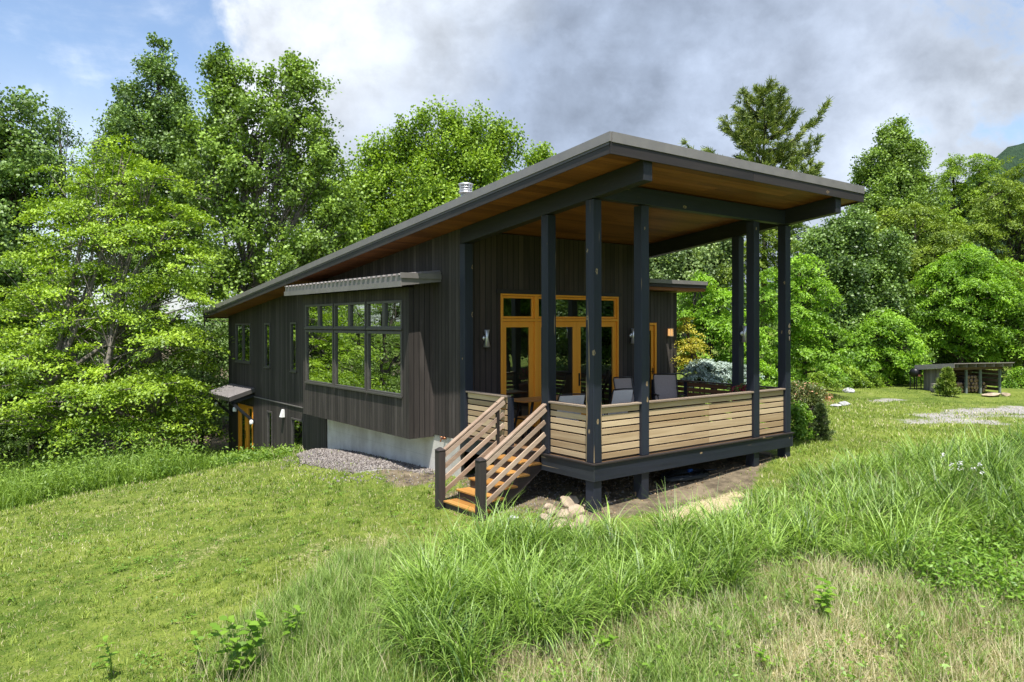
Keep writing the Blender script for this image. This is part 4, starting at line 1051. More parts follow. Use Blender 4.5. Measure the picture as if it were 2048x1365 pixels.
def crown(lobes, style, rs, dens, rc, nleaf, leaf=1.0, inner=.3, gap=.0):
    """lobes: (centre, radii). returns leaf geometry, tint and twig ends"""
    st = STY[style]; Vs, Ts, ends = [], [], []
    for (c, r) in lobes:
        c = np.array(c, float); r = np.array(r, float)
        area = 4*math.pi*((r[0]*r[1])**1.6/3+2*(r[0]*r[2])**1.6/3)**(1/1.6)
        n = max(6, int(dens*area/(math.pi*rc*rc)))
        d = unit(rs.normal(0, 1, (n, 3))); d[:, 2] = np.where(d[:, 2] < -.55, -d[:, 2], d[:, 2])
        k = 1+.34*bumpy(d, rs); f = np.where(rs.rand(n) < inner, rs.uniform(.25, .8, n), rs.uniform(.82, 1.08, n))*k
        p = c+d*r*f[:, None]
        if gap > 0:
            h = np.sin(p@(unit(rs.normal(0, 1, 3))*1.9/rc*.35)+rs.rand()*6)+np.sin(p@(unit(rs.normal(0, 1, 3))*1.3/rc*.35)+rs.rand()*6)
            p = p[h > -2+gap*2]; d = d[h > -2+gap*2]; 
        for q, dd in zip(p, d):
            m = max(4, int(nleaf*rs.uniform(.55, 1.35))); s = rc*rs.uniform(.65, 1.25)
            g = np.clip(rs.normal(0, .5, (m, 3)), -.95, .95)
            out = np.array([dd[0], dd[1], 0]); ol = np.linalg.norm(out); out = out/ol if ol > 1e-3 else np.array([1.0, 0, 0])
            if style in ('layer', 'frond'):
                side = np.array([-out[1], out[0], 0]); rad_ = g[:, 0]*1.15; sd = g[:, 1]*.75
                pos = out*rad_[:, None]+side*sd[:, None]; pos[:, 2] = g[:, 2]*st['flat'] - .28*np.clip(rad_, -.2, 3)**2 - (.35*rad_ if style == 'frond' else .12*rad_)
                if style == 'frond': pos[:, 2] -= .5*np.abs(sd)**1.5
            else:
                pos = g*np.array([1, 1, st['flat']])
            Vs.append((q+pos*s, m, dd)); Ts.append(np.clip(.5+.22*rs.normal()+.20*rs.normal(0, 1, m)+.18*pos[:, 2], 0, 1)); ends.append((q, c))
    P = np.concatenate([v[0] for v in Vs]); DD = np.repeat(np.array([v[2] for v in Vs]), [v[1] for v in Vs], 0)
    n = len(P); nr = np.array([0, 0, 1.0])*st['up']+DD*.45+rs.normal(0, st['nstd'], (n, 3))
    L = st['L']*leaf*rs.uniform(.7, 1.3, n)
    V, F = leaf_quads(P, nr, L, L*st['asp'], rs, .2, .35 if style in ('layer', 'frond') else .15)
    return V, F, np.concatenate(Ts), ends

def bezier(a, b, c, n=6):
    return [((1-t)**2)*a+2*t*(1-t)*b+t*t*c for t in np.linspace(0, 1, n)]
DK, LK, NK = 1.35, .78, 2.3
def tree(name, label, base, lobes, style, leafmat, seed, dens=1.15, rc=.55, nleaf=70, leaf=1.0, bark='bark', trunk=.22, group=None, inner=.3, gap=.12, twigs=.5, forks=1, cat='tree', lean=0.0):
    rs = np.random.RandomState(seed); base = np.array(base, float); dens *= DK; leaf *= LK; nleaf = int(nleaf*NK)
    root = empty(name, tuple(base), label, cat, group)
    V, F, T, ends = crown([(np.array(c)-base, r) for c, r in lobes], style, rs, dens, rc, nleaf, leaf, inner, gap)
    m = MB(); cs = [np.array(c)-base for c, r in lobes]
    top = max(cs, key=lambda c: c[2]); ctr = np.mean(cs, 0)
    stems = []
    for f in range(forks):
        tgt = top if f == 0 else cs[rs.randint(len(cs))]
        b0 = np.array([rs.normal(0, .12), rs.normal(0, .12), -.4]) if f else np.array([0, 0, -.4])
        mid = np.array([ctr[0]*.35+rs.normal(0, .3), ctr[1]*.35+rs.normal(0, .3), tgt[2]*.45])
        pts = bezier(b0, mid, tgt, 9); k = trunk*(1 if f == 0 else .7)
        m.tube([tuple(p) for p in pts], [k*(1.25 if i == 0 else 1)*(1-i/8.6)**.8+.012 for i in range(9)], 8); stems.append(pts)
    lr = []
    for (c, r) in [(np.array(c)-base, r) for c, r in lobes]:
        s = stems[rs.randint(len(stems))]; i = int(np.clip(np.searchsorted([p[2] for p in s], c[2]*.62), 1, 7)); a = s[i]
        md = (a+c)/2+np.array([rs.normal(0, .25), rs.normal(0, .25), -.12*np.linalg.norm(c-a)])
        pts = bezier(a, md, c+np.array([0, 0, r[2]*.35]), 6); m.tube([tuple(p) for p in pts], [trunk*.42*(1-j/5.6)+.012 for j in range(6)], 6, False); lr.append((c, pts))
    for q, c in ends:
        if rs.rand() > twigs: continue
        pts = min(lr, key=lambda t: np.linalg.norm(t[0]-c))[1]; a = pts[rs.randint(2, 6)]
        md = (a+q)/2+np.array([0, 0, .08*np.linalg.norm(q-a)]); p = bezier(a, md, q, 4)
        m.tube([tuple(x) for x in p], [.028, .02, .013, .006], 4, False)
    m.build('trunk', M[bark], root)
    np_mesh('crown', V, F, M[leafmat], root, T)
    return root
def lobes_px(d, specs, depth_k=.9):
    out = []
    for s in specs:
        px, py, rx, ry = s[:4]; dd = d+(s[4] if len(s) > 4 else 0); k = dd/FPX
        out.append((dep(px, py, dd), (rx*k, rx*k*depth_k, ry*k)))
    return out
def base_px(px, d):
    q = dep(px, 700, d); return (q[0], q[1], tz(q[0], q[1]))

# ---- left side
tree('maple_tree', 'dark green broad tree at the left edge of the photo, cut by the frame', base_px(10, 33), lobes_px(33, [(20, 270, 80, 75), (-70, 330, 110, 100), (60, 350, 70, 75), (0, 440, 110, 95), (-100, 520, 130, 120), (40, 560, 110, 95), (-20, 680, 130, 100)]), 'maple', 'leaf_dark', 101, .95, .62, 74, 1.0, 'bark_dark', .26, gap=.1)
tree('maple_tree', 'tall narrow maple left of the other tall maple, tip pointing highest above the beech', base_px(320, 39), lobes_px(39, [(318, 128, 24, 40), (322, 180, 45, 45), (262, 200, 20, 50), (300, 250, 70, 60), (350, 270, 55, 60), (245, 275, 35, 50), (330, 345, 90, 70), (240, 350, 60, 60), (290, 440, 120, 85), (380, 420, 60, 70), (330, 550, 130, 90)]), 'maple', 'leaf_dark', 102, .95, .55, 66, .95, 'bark_dark', .28, gap=.12)
tree('maple_tree', 'tall many-topped maple just left of the roof, its bare limbs showing through the crown', base_px(545, 34), lobes_px(34, [(437, 135, 26, 42), (470, 180, 45, 50), (435, 215, 45, 55), (590, 150, 28, 42), (600, 205, 45, 55), (545, 180, 20, 38), (510, 250, 70, 60), (590, 285, 70, 65), (430, 300, 60, 70), (520, 345, 85, 65), (635, 340, 45, 60), (440, 390, 80, 65), (660, 330, 28, 40), (610, 410, 75, 60), (680, 440, 40, 60), (500, 460, 70, 50), (640, 510, 80, 55), (470, 560, 90, 60), (570, 560, 70, 50)]), 'maple', 'leaf_maple', 103, .80, .50, 56, .95, 'bark', .27, gap=.22, forks=4, twigs=.8)
tree('beech_tree', 'large yellow-green beech with layered drooping branches left of the house', base_px(245, 28), lobes_px(28, [(245, 320, 70, 40), (180, 370, 80, 40), (310, 370, 70, 40), (240, 420, 120, 45), (130, 440, 90, 45), (350, 450, 80, 40), (230, 490, 130, 45, -1), (90, 520, 110, 45), (370, 520, 80, 40), (180, 570, 130, 45, -1), (330, 590, 110, 40, -1), (50, 610, 110, 45), (240, 650, 120, 40, -1.5), (360, 640, 50, 36, -.5), (120, 690, 120, 40, -1), (330, 690, 110, 35, -1.5), (-10, 700, 90, 50), (240, 760, 130, 35, -1), (370, 740, 55, 35), (90, 780, 120, 40), (300, 830, 120, 35, -.5), (170, 850, 120, 35), (60, 730, 100, 30, -3), (300, 785, 120, 28, -3), (160, 800, 110, 28, -3.5), (350, 800, 60, 30, -1.5), (10, 840, 100, 35, -2), (240, 860, 130, 30, -2.5), (370, 850, 50, 30, -1)]), 'layer', 'leaf_beech', 104, 1.25, .62, 46, 1.0, 'bark', .24, gap=.10, forks=5, inner=.35, twigs=.6)
tree('birch_tree', 'thin airy small tree between the dark far left tree and the tall narrow maple', base_px(140, 34), lobes_px(34, [(118, 245, 16, 22), (135, 290, 40, 35), (185, 300, 35, 40), (110, 350, 50, 45), (170, 380, 60, 50)]), 'round', 'leaf_dark', 105, .55, .38, 34, .85, 'bark', .10, gap=.3, twigs=1)
tree('hornbeam_tree', 'dark shaded small tree tucked under the beech beside the far corner of the house', base_px(400, 32), lobes_px(32, [(410, 660, 60, 50), (430, 740, 50, 60), (380, 800, 80, 60), (300, 860, 90, 50), (430, 860, 40, 60)]), 'layer', 'leaf_dark', 106, 1.2, .6, 48, 1.0, 'bark_dark', .12, gap=0)
tree('hornbeam_tree', 'dark low tree in deep shade at the far left under the beech', base_px(60, 33), lobes_px(33, [(60, 760, 120, 70), (-80, 800, 110, 80), (150, 850, 110, 60), (0, 880, 120, 60)]), 'layer', 'leaf_dark', 107, 1.2, .6, 48, 1.0, 'bark_dark', .12, gap=0)
for k, (px, d, h) in enumerate([(-620, 34, 4.5), (-420, 36, 5.0), (-240, 37, 4.6), (-80, 38, 5.2), (90, 38, 4.6), (230, 37, 4.4), (350, 38, 5.0), (470, 40, 4.6), (590, 42, 4.6), (700, 43, 4.8)]):
    q = dep(px, 700, d); z0 = tz(q[0], q[1]); rs_ = np.random.RandomState(300+k)
    lob = [((q[0]+rs_.normal(0, 1.4), q[1]+rs_.normal(0, 1.0), z0+h*f), (2.1-.5*f, 2.0, h*.24)) for f in (.18, .22, .45, .5, .75)]
    tree('understory_tree', 'dark bushy young tree in the shade at the back of the left-hand wood', (q[0], q[1], z0), lob, 'layer', 'leaf_dark', 310+k, 1.1, .75, 46, 1.25, 'bark_dark', .08, group='understory trees', gap=0, twigs=.2)
for k, (x, y, h) in enumerate([(-9, 33, 13), (-14, 41, 15), (-6, 43, 14), (-20, 33, 13), (-11, 26, 9), (-18, 24, 10), (-13, 30, 9), (-17, 37, 13), (-22, 44, 15), (-26, 38, 14), (-16, 47, 15), (-24, 29, 11)]):
    rs_ = np.random.RandomState(330+k); z0 = tz(x, y)
    lob = [((x+rs_.normal(0, 1.5), y+rs_.normal(0, 1.5), z0+h*f), (2.6*(1.1-f*.6), 2.6*(1.1-f*.6), h*.13)) for f in (.08, .2, .3, .4, .5, .6, .7, .82, .93)]
    tree('forest_tree', 'leafy tree deep in the wood at the left edge, behind the beech', (x, y, z0), lob, 'layer', 'leaf_dark' if k % 2 else 'leaf_maple', 340+k, .75, .7, 40, 1.0, 'bark_dark', .18, group='trees deep in the left-hand wood', gap=.3, twigs=.3)
# ---- behind the roof
tree('oak_tree', 'bright green broad tree behind the flue and the middle of the roof', base_px(880, 46), lobes_px(46, [(886, 250, 22, 34), (850, 262, 16, 26), (915, 272, 20, 34), (960, 262, 22, 34), (1000, 268, 18, 32), (1025, 305, 18, 34), (808, 285, 22, 32), (775, 315, 26, 32), (850, 310, 40, 44), (930, 320, 50, 44), (990, 330, 40, 44), (740, 335, 26, 36), (800, 350, 50, 46), (880, 370, 70, 50), (970, 380, 70, 50), (715, 380, 30, 46), (760, 410, 60, 55), (840, 430, 90, 55), (700, 450, 45, 60), (920, 440, 100, 55), (770, 490, 90, 60)]), 'spire', 'leaf_ash', 108, 1.1, .68, 66, 1.15, 'bark_dark', .3, gap=.12)
tree('oak_tree', 'small treetop showing just above the roof edge right of the broad tree', base_px(1080, 50), lobes_px(50, [(1070, 318, 10, 18), (1090, 316, 9, 18), (1088, 350, 30, 30), (1060, 400, 50, 45)]), 'spire', 'leaf_ash', 109, 1.0, .5, 50, 1.1, 'bark_dark', .14, gap=.1)
tree('oak_tree', 'dull green tree between the tall many-topped maple and the roof slope', base_px(690, 50), lobes_px(50, [(650, 420, 60, 60), (700, 480, 70, 60), (600, 500, 60, 60), (640, 560, 90, 60)]), 'round', 'leaf_ash', 110, 1.0, .7, 60, 1.2, 'bark_dark', .2, gap=.05)
# ---- right side
tree('tulip_tree', 'dense pointed cone-shaped tree right of the porch roof tip', base_px(1790, 54), lobes_px(54, [(1796, 268, 20, 22), (1790, 300, 42, 32), (1785, 340, 62, 40), (1790, 385, 78, 48), (1780, 440, 92, 55), (1810, 490, 90, 60)]), 'maple', 'leaf_maple', 111, 1.35, .55, 66, 1.0, 'bark', .25, gap=0)
tree('locust_tree', 'thin rounded treetop left of the distant hill', base_px(1905, 58), lobes_px(58, [(1908, 338, 32, 26), (1890, 380, 45, 40), (1930, 430, 80, 60), (1880, 480, 80, 60)]), 'frond', 'leaf_ash', 112, 1.0, .62, 60, 1.15, 'bark_dark', .2, gap=.1)
tree('locust_tree', 'rounded treetop directly in front of the distant hill', base_px(1965, 57), lobes_px(57, [(1958, 335, 34, 26), (1975, 370, 40, 36), (1985, 430, 60, 55)]), 'frond', 'leaf_ash', 113, 1.0, .62, 60, 1.15, 'bark_dark', .2, gap=.1)
tree('locust_tree', 'large yellow-green tree filling the right edge of the photo', base_px(2060, 47), lobes_px(47, [(2050, 345, 50, 34), (2000, 400, 55, 40), (2080, 420, 70, 55), (2010, 460, 70, 45), (1960, 480, 45, 40), (2060, 520, 90, 60), (2130, 480, 90, 90), (1990, 560, 80, 50), (2080, 610, 90, 60)]), 'frond', 'leaf_olive', 114, 1.15, .66, 68, 1.1, 'bark_dark', .3, gap=.1)
tree('locust_tree', 'yellow-green feathery tree below the cone-shaped tree', base_px(1840, 46), lobes_px(46, [(1760, 445, 50, 30), (1830, 440, 50, 30), (1880, 470, 60, 36), (1790, 490, 80, 40), (1740, 500, 50, 40), (1870, 530, 80, 50), (1800, 560, 90, 55)]), 'frond', 'leaf_olive', 115, 1.1, .62, 64, 1.1, 'bark_dark', .22, gap=.1)
tree('poplar_tree', 'dark glossy round tree right of the porch posts', base_px(1700, 41), lobes_px(41, [(1700, 470, 50, 36), (1660, 510, 65, 45), (1740, 520, 65, 50), (1690, 580, 105, 60), (1640, 600, 60, 55), (1760, 620, 60, 60), (1690, 660, 105, 60), (1640, 700, 70, 50), (1740, 710, 80, 50)]), 'maple', 'leaf_dark', 116, 1.2, .52, 72, .95, 'bark_dark', .22, gap=.03)
tree('locust_tree', 'bright green feathery tree directly behind the woodshed', base_px(1920, 41), lobes_px(41, [(1935, 530, 60, 32), (1890, 560, 60, 34), (1985, 560, 60, 40), (1930, 590, 100, 40), (1870, 630, 65, 36), (1990, 640, 80, 45), (1920, 660, 100, 40), (2030, 620, 60, 50), (1870, 690, 50, 30), (2000, 700, 70, 35)]), 'frond', 'leaf_locust', 117, 1.15, .56, 66, 1.1, 'bark_dark', .18, gap=.08)
tree('locust_tree', 'small bright feathery tree on the lawn edge left of the woodshed', base_px(1770, 38), lobes_px(38, [(1780, 650, 50, 24), (1740, 670, 45, 26), (1800, 690, 55, 28), (1750, 720, 70, 30), (1810, 740, 50, 26), (1720, 745, 50, 28)]), 'frond', 'leaf_locust', 118, 1.15, .48, 62, 1.05, 'bark_dark', .10, gap=.05)
tree('locust_tree', 'bright green feathery tree behind the right corner porch post', base_px(1610, 31), lobes_px(31, [(1600, 540, 36, 28), (1555, 570, 45, 34), (1620, 590, 48, 34), (1580, 630, 65, 40), (1640, 660, 45, 34), (1600, 700, 70, 36), (1650, 730, 45, 30), (1560, 740, 50, 34)]), 'frond', 'leaf_locust', 119, 1.15, .44, 62, .95, 'bark_dark', .12, gap=.08)
tree('locust_tree', 'bright green feathery tree seen between the house wing and the right porch posts', base_px(1430, 29), lobes_px(29, [(1400, 575, 36, 24), (1440, 610, 50, 30), (1380, 630, 40, 34), (1430, 660, 60, 34), (1470, 680, 45, 34), (1400, 710, 55, 30), (1460, 740, 50, 34), (1520, 700, 40, 40)]), 'frond', 'leaf_locust', 120, 1.15, .42, 62, .95, 'bark_dark', .12, gap=.08)
tree('basswood_tree', 'grayish green tree framed by the porch posts just under the beam', base_px(1370, 50), lobes_px(50, [(1340, 510, 60, 30), (1400, 505, 55, 30), (1440, 520, 40, 40), (1310, 545, 50, 40), (1380, 560, 80, 45), (1330, 610, 70, 50)]), 'maple', 'leaf_gray', 121, 1.15, .6, 62, 1.15, 'bark', .2, gap=.05)
tree('oak_tree', 'olive tree between the two rightmost porch posts under the beam', base_px(1530, 48), lobes_px(48, [(1530, 490, 50, 30), (1590, 480, 45, 36), (1500, 540, 50, 45), (1580, 540, 60, 45)]), 'frond', 'leaf_olive', 122, 1.15, .6, 62, 1.1, 'bark_dark', .18, gap=.05)
tree('dogwood_tree', 'shrubby tree with creamy blossom at the right edge beside the woodshed', base_px(2050, 40), lobes_px(40, [(2050, 650, 30, 40), (2040, 700, 28, 40), (2075, 690, 40, 60)]), 'round', 'blossom', 123, 1.2, .45, 60, .9, 'bark_dark', .08, gap=.05)

# ---- pine: whorled limbs that turn up at the tips, each carrying tufts of needles
def pine(name, label, base, H, R, seed, whorls=13, leafmat='needle', bark='bark_dark', up=.35, first=.35, per=6, dens=1.0, needle=.24, tr=.22, cat='pine tree', tw=.010):
    rs = np.random.RandomState(seed); root = empty(name, base, label, cat); m = MB()
    m.tube([(0, 0, -.4), (0.05, 0, H*.5), (0, .04, H)], [tr, tr*.6, .02], 8); P = []; DI = []
    for w in range(whorls):
        f = w/(whorls-1); z = H*(first+(1-first)*f**.9)*.985; r = R*(1-f)**.75*(.75+.25*math.sin(w*2.3))+.12*R
        for k in range(per):
            a = 2*math.pi*(k+.5*(w % 2))/per+rs.normal(0, .22); l = r*rs.uniform(.65, 1.12); d = np.array([math.cos(a), math.sin(a), 0])
            p0 = np.array([0, 0, z]); p2 = p0+d*l+np.array([0, 0, l*up*rs.uniform(.5, 1.3)]); p1 = p0+d*l*.55+np.array([0, 0, l*.02])
            pts = bezier(p0, p1, p2, 6); m.tube([tuple(x) for x in pts], [tr*.22*(1-i/6)+.008 for i in range(6)], 5, False)
            nt_ = max(3, int(l/.16*dens))
            for i in range(nt_):
                t = .22+.78*i/(nt_-1)**1.0; q = ((1-t)**2)*p0+2*t*(1-t)*p1+t*t*p2
                sd = np.array([-d[1], d[0], 0])*rs.normal(0, .20*l*(1.1-t*.6)); q = q+sd+np.array([0, 0, rs.normal(0, min(.05, needle*.15))+min(.04, needle*.12)]); tip = unit(d*.7+np.array([0, 0, .55])+unit(sd+1e-6)*.35)
                P.append(q); DI.append(tip)
    P = np.array(P); DI = np.array(DI); n = 26; q = np.repeat(P, n, 0); di = np.repeat(DI, n, 0)
    nd = unit(di*.9+rs.normal(0, .62, q.shape)); q = q+rs.normal(0, min(.05, needle*.17), q.shape)+di*rs.uniform(-.15, .5, (len(q), 1))*min(.33, needle)
    L = needle*rs.uniform(.6, 1.2, (len(q), 1)); side = unit(np.cross(nd, rs.normal(0, 1, q.shape)))*tw
    V = np.stack([q-side, q+side, q+nd*L+side*.5, q+nd*L-side*.5], 1).reshape(-1, 3)
    m.build('trunk', M[bark], root); np_mesh('crown', V, np.arange(len(V)).reshape(-1, 4), M[leafmat], root, np.clip(np.repeat(rs.uniform(.15, .85, len(P)), n)+rs.normal(0, .15, len(q)), 0, 1)); return root
b = base_px(1528, 50); zt = dep(1528, 180, 50)[2]
pine('pine_tree', 'tall open white pine rising behind the porch roof', b, zt-b[2], 5.6, 131, 12, up=.60, first=.50, per=5, dens=1.7, needle=.34, tr=.26, tw=.026)
b = base_px(1640, 18.2); pine('dwarf_spruce', 'small dark spruce by the right end of the deck', b, .84, .31, 132, 10, 'spruce', up=.06, first=.07, per=7, dens=3.0, needle=.075, tr=.03, cat='shrub', tw=.007)
b = base_px(1894, 32.3); pine('young_spruce', 'young spruce standing in front of the woodshed', b, 1.12, .46, 133, 9, 'spruce_y', up=.10, first=.10, per=7, dens=2.2, needle=.13, tr=.04, cat='shrub', tw=.016)

# ---- shrubs round the house
def shrub(name, label, px, d, specs, style, mat, seed, **kw):
    k = dict(dens=1.4, rc=.22, nleaf=46, leaf=.5, bark='bark_dark', trunk=.03, gap=0, twigs=.5, forks=3, cat='shrub'); k.update(kw)
    return tree(name, label, base_px(px, d), lobes_px(d, specs), style, mat, seed, **k)
shrub('yellow_maple', 'golden yellow shrub just right of the house wing', 1374, 21, [(1372, 660, 18, 22), (1384, 690, 26, 24), (1362, 710, 28, 24), (1388, 730, 30, 24)], 'layer', 'yellowleaf', 141, rc=.26)
shrub('blue_cedar', 'pale blue weeping conifer behind the far railing', 1420, 20, [(1405, 735, 34, 14), (1440, 742, 40, 15), (1475, 748, 36, 16), (1420, 758, 60, 16), (1490, 760, 30, 18)], 'layer', 'bluecedar', 142, leaf=.55, nleaf=60)
shrub('rhododendron', 'rounded shrub with peach-colored flowers right of the deck', 1612, 25, [(1606, 790, 30, 20), (1634, 800, 24, 18), (1590, 806, 24, 16), (1618, 815, 32, 14)], 'round', 'rhodo', 143, leaf=.5)
shrub('hydrangea_bush', 'leafy light green bush against the right corner of the deck', 1602, 18, [(1600, 822, 14, 14), (1604, 845, 18, 18), (1598, 868, 18, 18)], 'round', 'weed', 144, leaf=.62, nleaf=34, rc=.18)
for k, (px, d, sp, lb, mt) in enumerate([
    (1700, 37, [(1690, 755, 50, 24), (1720, 765, 40, 20)], 'leafy thicket on the lawn edge behind the white boulder', 'leaf_ash'),
    (1830, 40, [(1820, 740, 40, 30), (1840, 765, 34, 24), (1790, 765, 40, 22)], 'low bush left of the barrel grill', 'leaf_locust'),
    (2030, 38, [(2035, 765, 26, 26), (2070, 770, 40, 30), (2015, 785, 20, 14)], 'low leafy bush at the right edge past the woodshed', 'leaf_locust'),
    (1640, 34, [(1640, 762, 40, 22), (1610, 765, 40, 22), (1570, 760, 40, 26)], 'low bushes behind the flowering shrub', 'leaf_ash'),
    (1890, 44, [(1880, 700, 70, 40), (1950, 720, 80, 36), (2010, 720, 60, 40), (1860, 745, 60, 30)], 'dark shaded thicket behind the woodshed', 'leaf_dark'),
    (1500, 26, [(1500, 745, 40, 26), (1455, 760, 40, 20), (1540, 760, 40, 24)], 'leafy bush behind the right porch posts', 'leaf_locust')]):
    shrub('thicket', lb, px, d, sp, 'frond' if mt != 'leaf_dark' else 'round', mt, 150+k, rc=.42, leaf=.8, nleaf=60, dens=1.3, trunk=.05)
def flowerpot():
    t = empty('flower_pot', (4.66, .42, .0), 'pot of red flowers showing above the front railing', 'flower pot'); m = MB()
    m.lathe((0, 0, 0), [(.13, 0), (.17, .55), (.19, .57), (.19, .62), (.16, .62)], 18); m.build('pot', M['terracotta'], t)
    rs = np.random.RandomState(4); V, F, T, e = crown([((0, 0, .82), (.2, .2, .2))], 'round', rs, 2.2, .10, 30, .28); T = np.where(rs.rand(len(T)) < .4, 1.0, T*.9); np_mesh('flowers', V, F, M['flower_red'], t, T)
flowerpot()

# ---- a far-off wood behind everything
def woodland():
    rs = np.random.RandomState(77); lob = []
    for px in range(-700, 3000, 60):
        d = rs.uniform(58, 72); q = dep(px, 640, d); z0 = tz(q[0], q[1]); h = rs.uniform(5.0, 7.5) if px < 1250 else rs.uniform(6.5, 9)
        if 350 < px < 720: h = rs.uniform(3.5, 4.5)
        for j in range(2): lob.append(((q[0]+rs.normal(0, 1), q[1]+rs.normal(0, 1), z0+h*(.35+.35*j)), (2.6, 2.6, h*.34)))
    V, F, T, e = crown(lob, 'round', rs, .85, 1.0, 60, 2.1, .2, 0)
    tag(np_mesh('woodland', V, F, M['leaf_dark'], None, T), kind='stuff')
woodland()
def edge_tree():
    x, y = -11.6, 10.9; z0 = tz(x, y)
    lob = [((x+dx, y+dy, z0+z), (1.6, 1.6, .9)) for dx, dy, z in ((0, 0, 4.2), (1.0, .6, 5.2), (-.8, .5, 5.6), (.3, -.6, 6.4), (0, .2, 7.4))]
    tree('maple_tree', 'tree beyond the left edge of the lawn whose shadow falls on the grass', (x, y, z0), lob, 'maple', 'leaf_maple', 401, 1.0, .6, 60, 1.0, 'bark', .14)
edge_tree()
# ---- trees across the meadow in front of the house; the glazed doors mirror them
def copy_tree(src, loc, rz, label, s=1.0):
    c = src.copy(); COL.objects.link(c); c.location = loc; c.rotation_euler = (0, 0, rz); c.scale = (s, s, s); c['label'] = label
    for ch in src.children:
        k = ch.copy(); COL.objects.link(k); k.parent = c
    return c
_by = {o['label']: o for o in COL.objects if o.type == 'EMPTY' and 'label' in o}
_src = [_by['bright green feathery tree directly behind the woodshed'], _by['dark glossy round tree right of the porch posts']]
for k, (x, y, s) in enumerate([(22, -7, .62), (27, -11, .8), (31, -6, .75), (24, -17, .8), (20, -21, .8), (16, -25, .8), (11, -27, .85), (36, -13, 1.0), (32, -20, 1.0), (27, -26, 1.0), (21, -31, 1.1), (43, -7, .95)]):
    copy_tree(_src[k % 2], (x, y, tz(x, y)), k*1.7, 'tree across the meadow in front of the porch, mirrored in the glazed doors', s*1.55)['group'] = 'trees across the meadow'

# ------------------------------------------------------------------ grass
def blades(name, x, y, h, w, mat, rs, seg=3, lean=.25, curl=.9, kind='stuff', tint=None, head=None):
    n = len(x); z = terrain(x, y)-.02; a = rs.rand(n)*6.283 if head is None else head; hd = np.stack([np.cos(a), np.sin(a), np.zeros(n)], -1)
    sa = a+rs.normal(1.57, .5, n); side = np.stack([np.cos(sa), np.sin(sa), np.zeros(n)], -1)
    th = np.abs(rs.normal(0, lean, n)); cu = curl*rs.uniform(.3, 1.3, n); p = np.stack([x, y, z], -1); rows = []
    for s in range(seg+1):
        f = s/seg; ww = w*(1-f**1.6*.93)*.5
        rows.append(np.stack([p-side*ww[:, None], p+side*ww[:, None]], 1))
        t = th+cu*f; p = p+(hd*np.sin(t)[:, None]+np.array([0, 0, 1.0])*np.cos(t)[:, None])*(h/seg)[:, None]
    V = np.stack(rows, 1).reshape(n, (seg+1)*2, 3); b = (np.arange(n)*(seg+1)*2)[:, None, None]
    q = np.array([[2*s, 2*s+1, 2*s+3, 2*s+2] for s in range(seg)])[None]
    F = (b+q).reshape(-1, 4); tt = tint if tint is not None else np.clip(.5+rs.normal(0, .22, n), 0, 1)
    return tag(np_mesh(name, V.reshape(-1, 3), F, mat, None, np.repeat(tt, seg)), kind=kind)
def scatter(n, poly, rs, pad=0):
    P = np.array(poly); lo, hi = P.min(0), P.max(0); out = []; got = 0
    while got < n:
        p = rs.uniform(lo, hi, (n*2, 2)); p = p[poly_mask(p[:, 0], p[:, 1], poly)]; out.append(p); got += len(p)
    p = np.concatenate(out)[:n]; return p[:, 0], p[:, 1]
def polar(n, rs, r0, r1, a0, a1, power=1.0):
    """points about the camera's foot, thinning out with distance"""
    r = r0*(r1/r0)**(rs.rand(n)**power); a = rs.uniform(a0, a1, n); return CAMP[0]+r*np.sin(a), CAMP[1]+r*np.cos(a)
HOUSEPOLY = [(-.05, -.05), (W+.05, -.05), (W+.05, 3.9), (RX+.1, 3.6), (RX+.1, 10.2), (W+.1, 10.2), (W+.1, YB+.1), (-.05, YB+.1)]
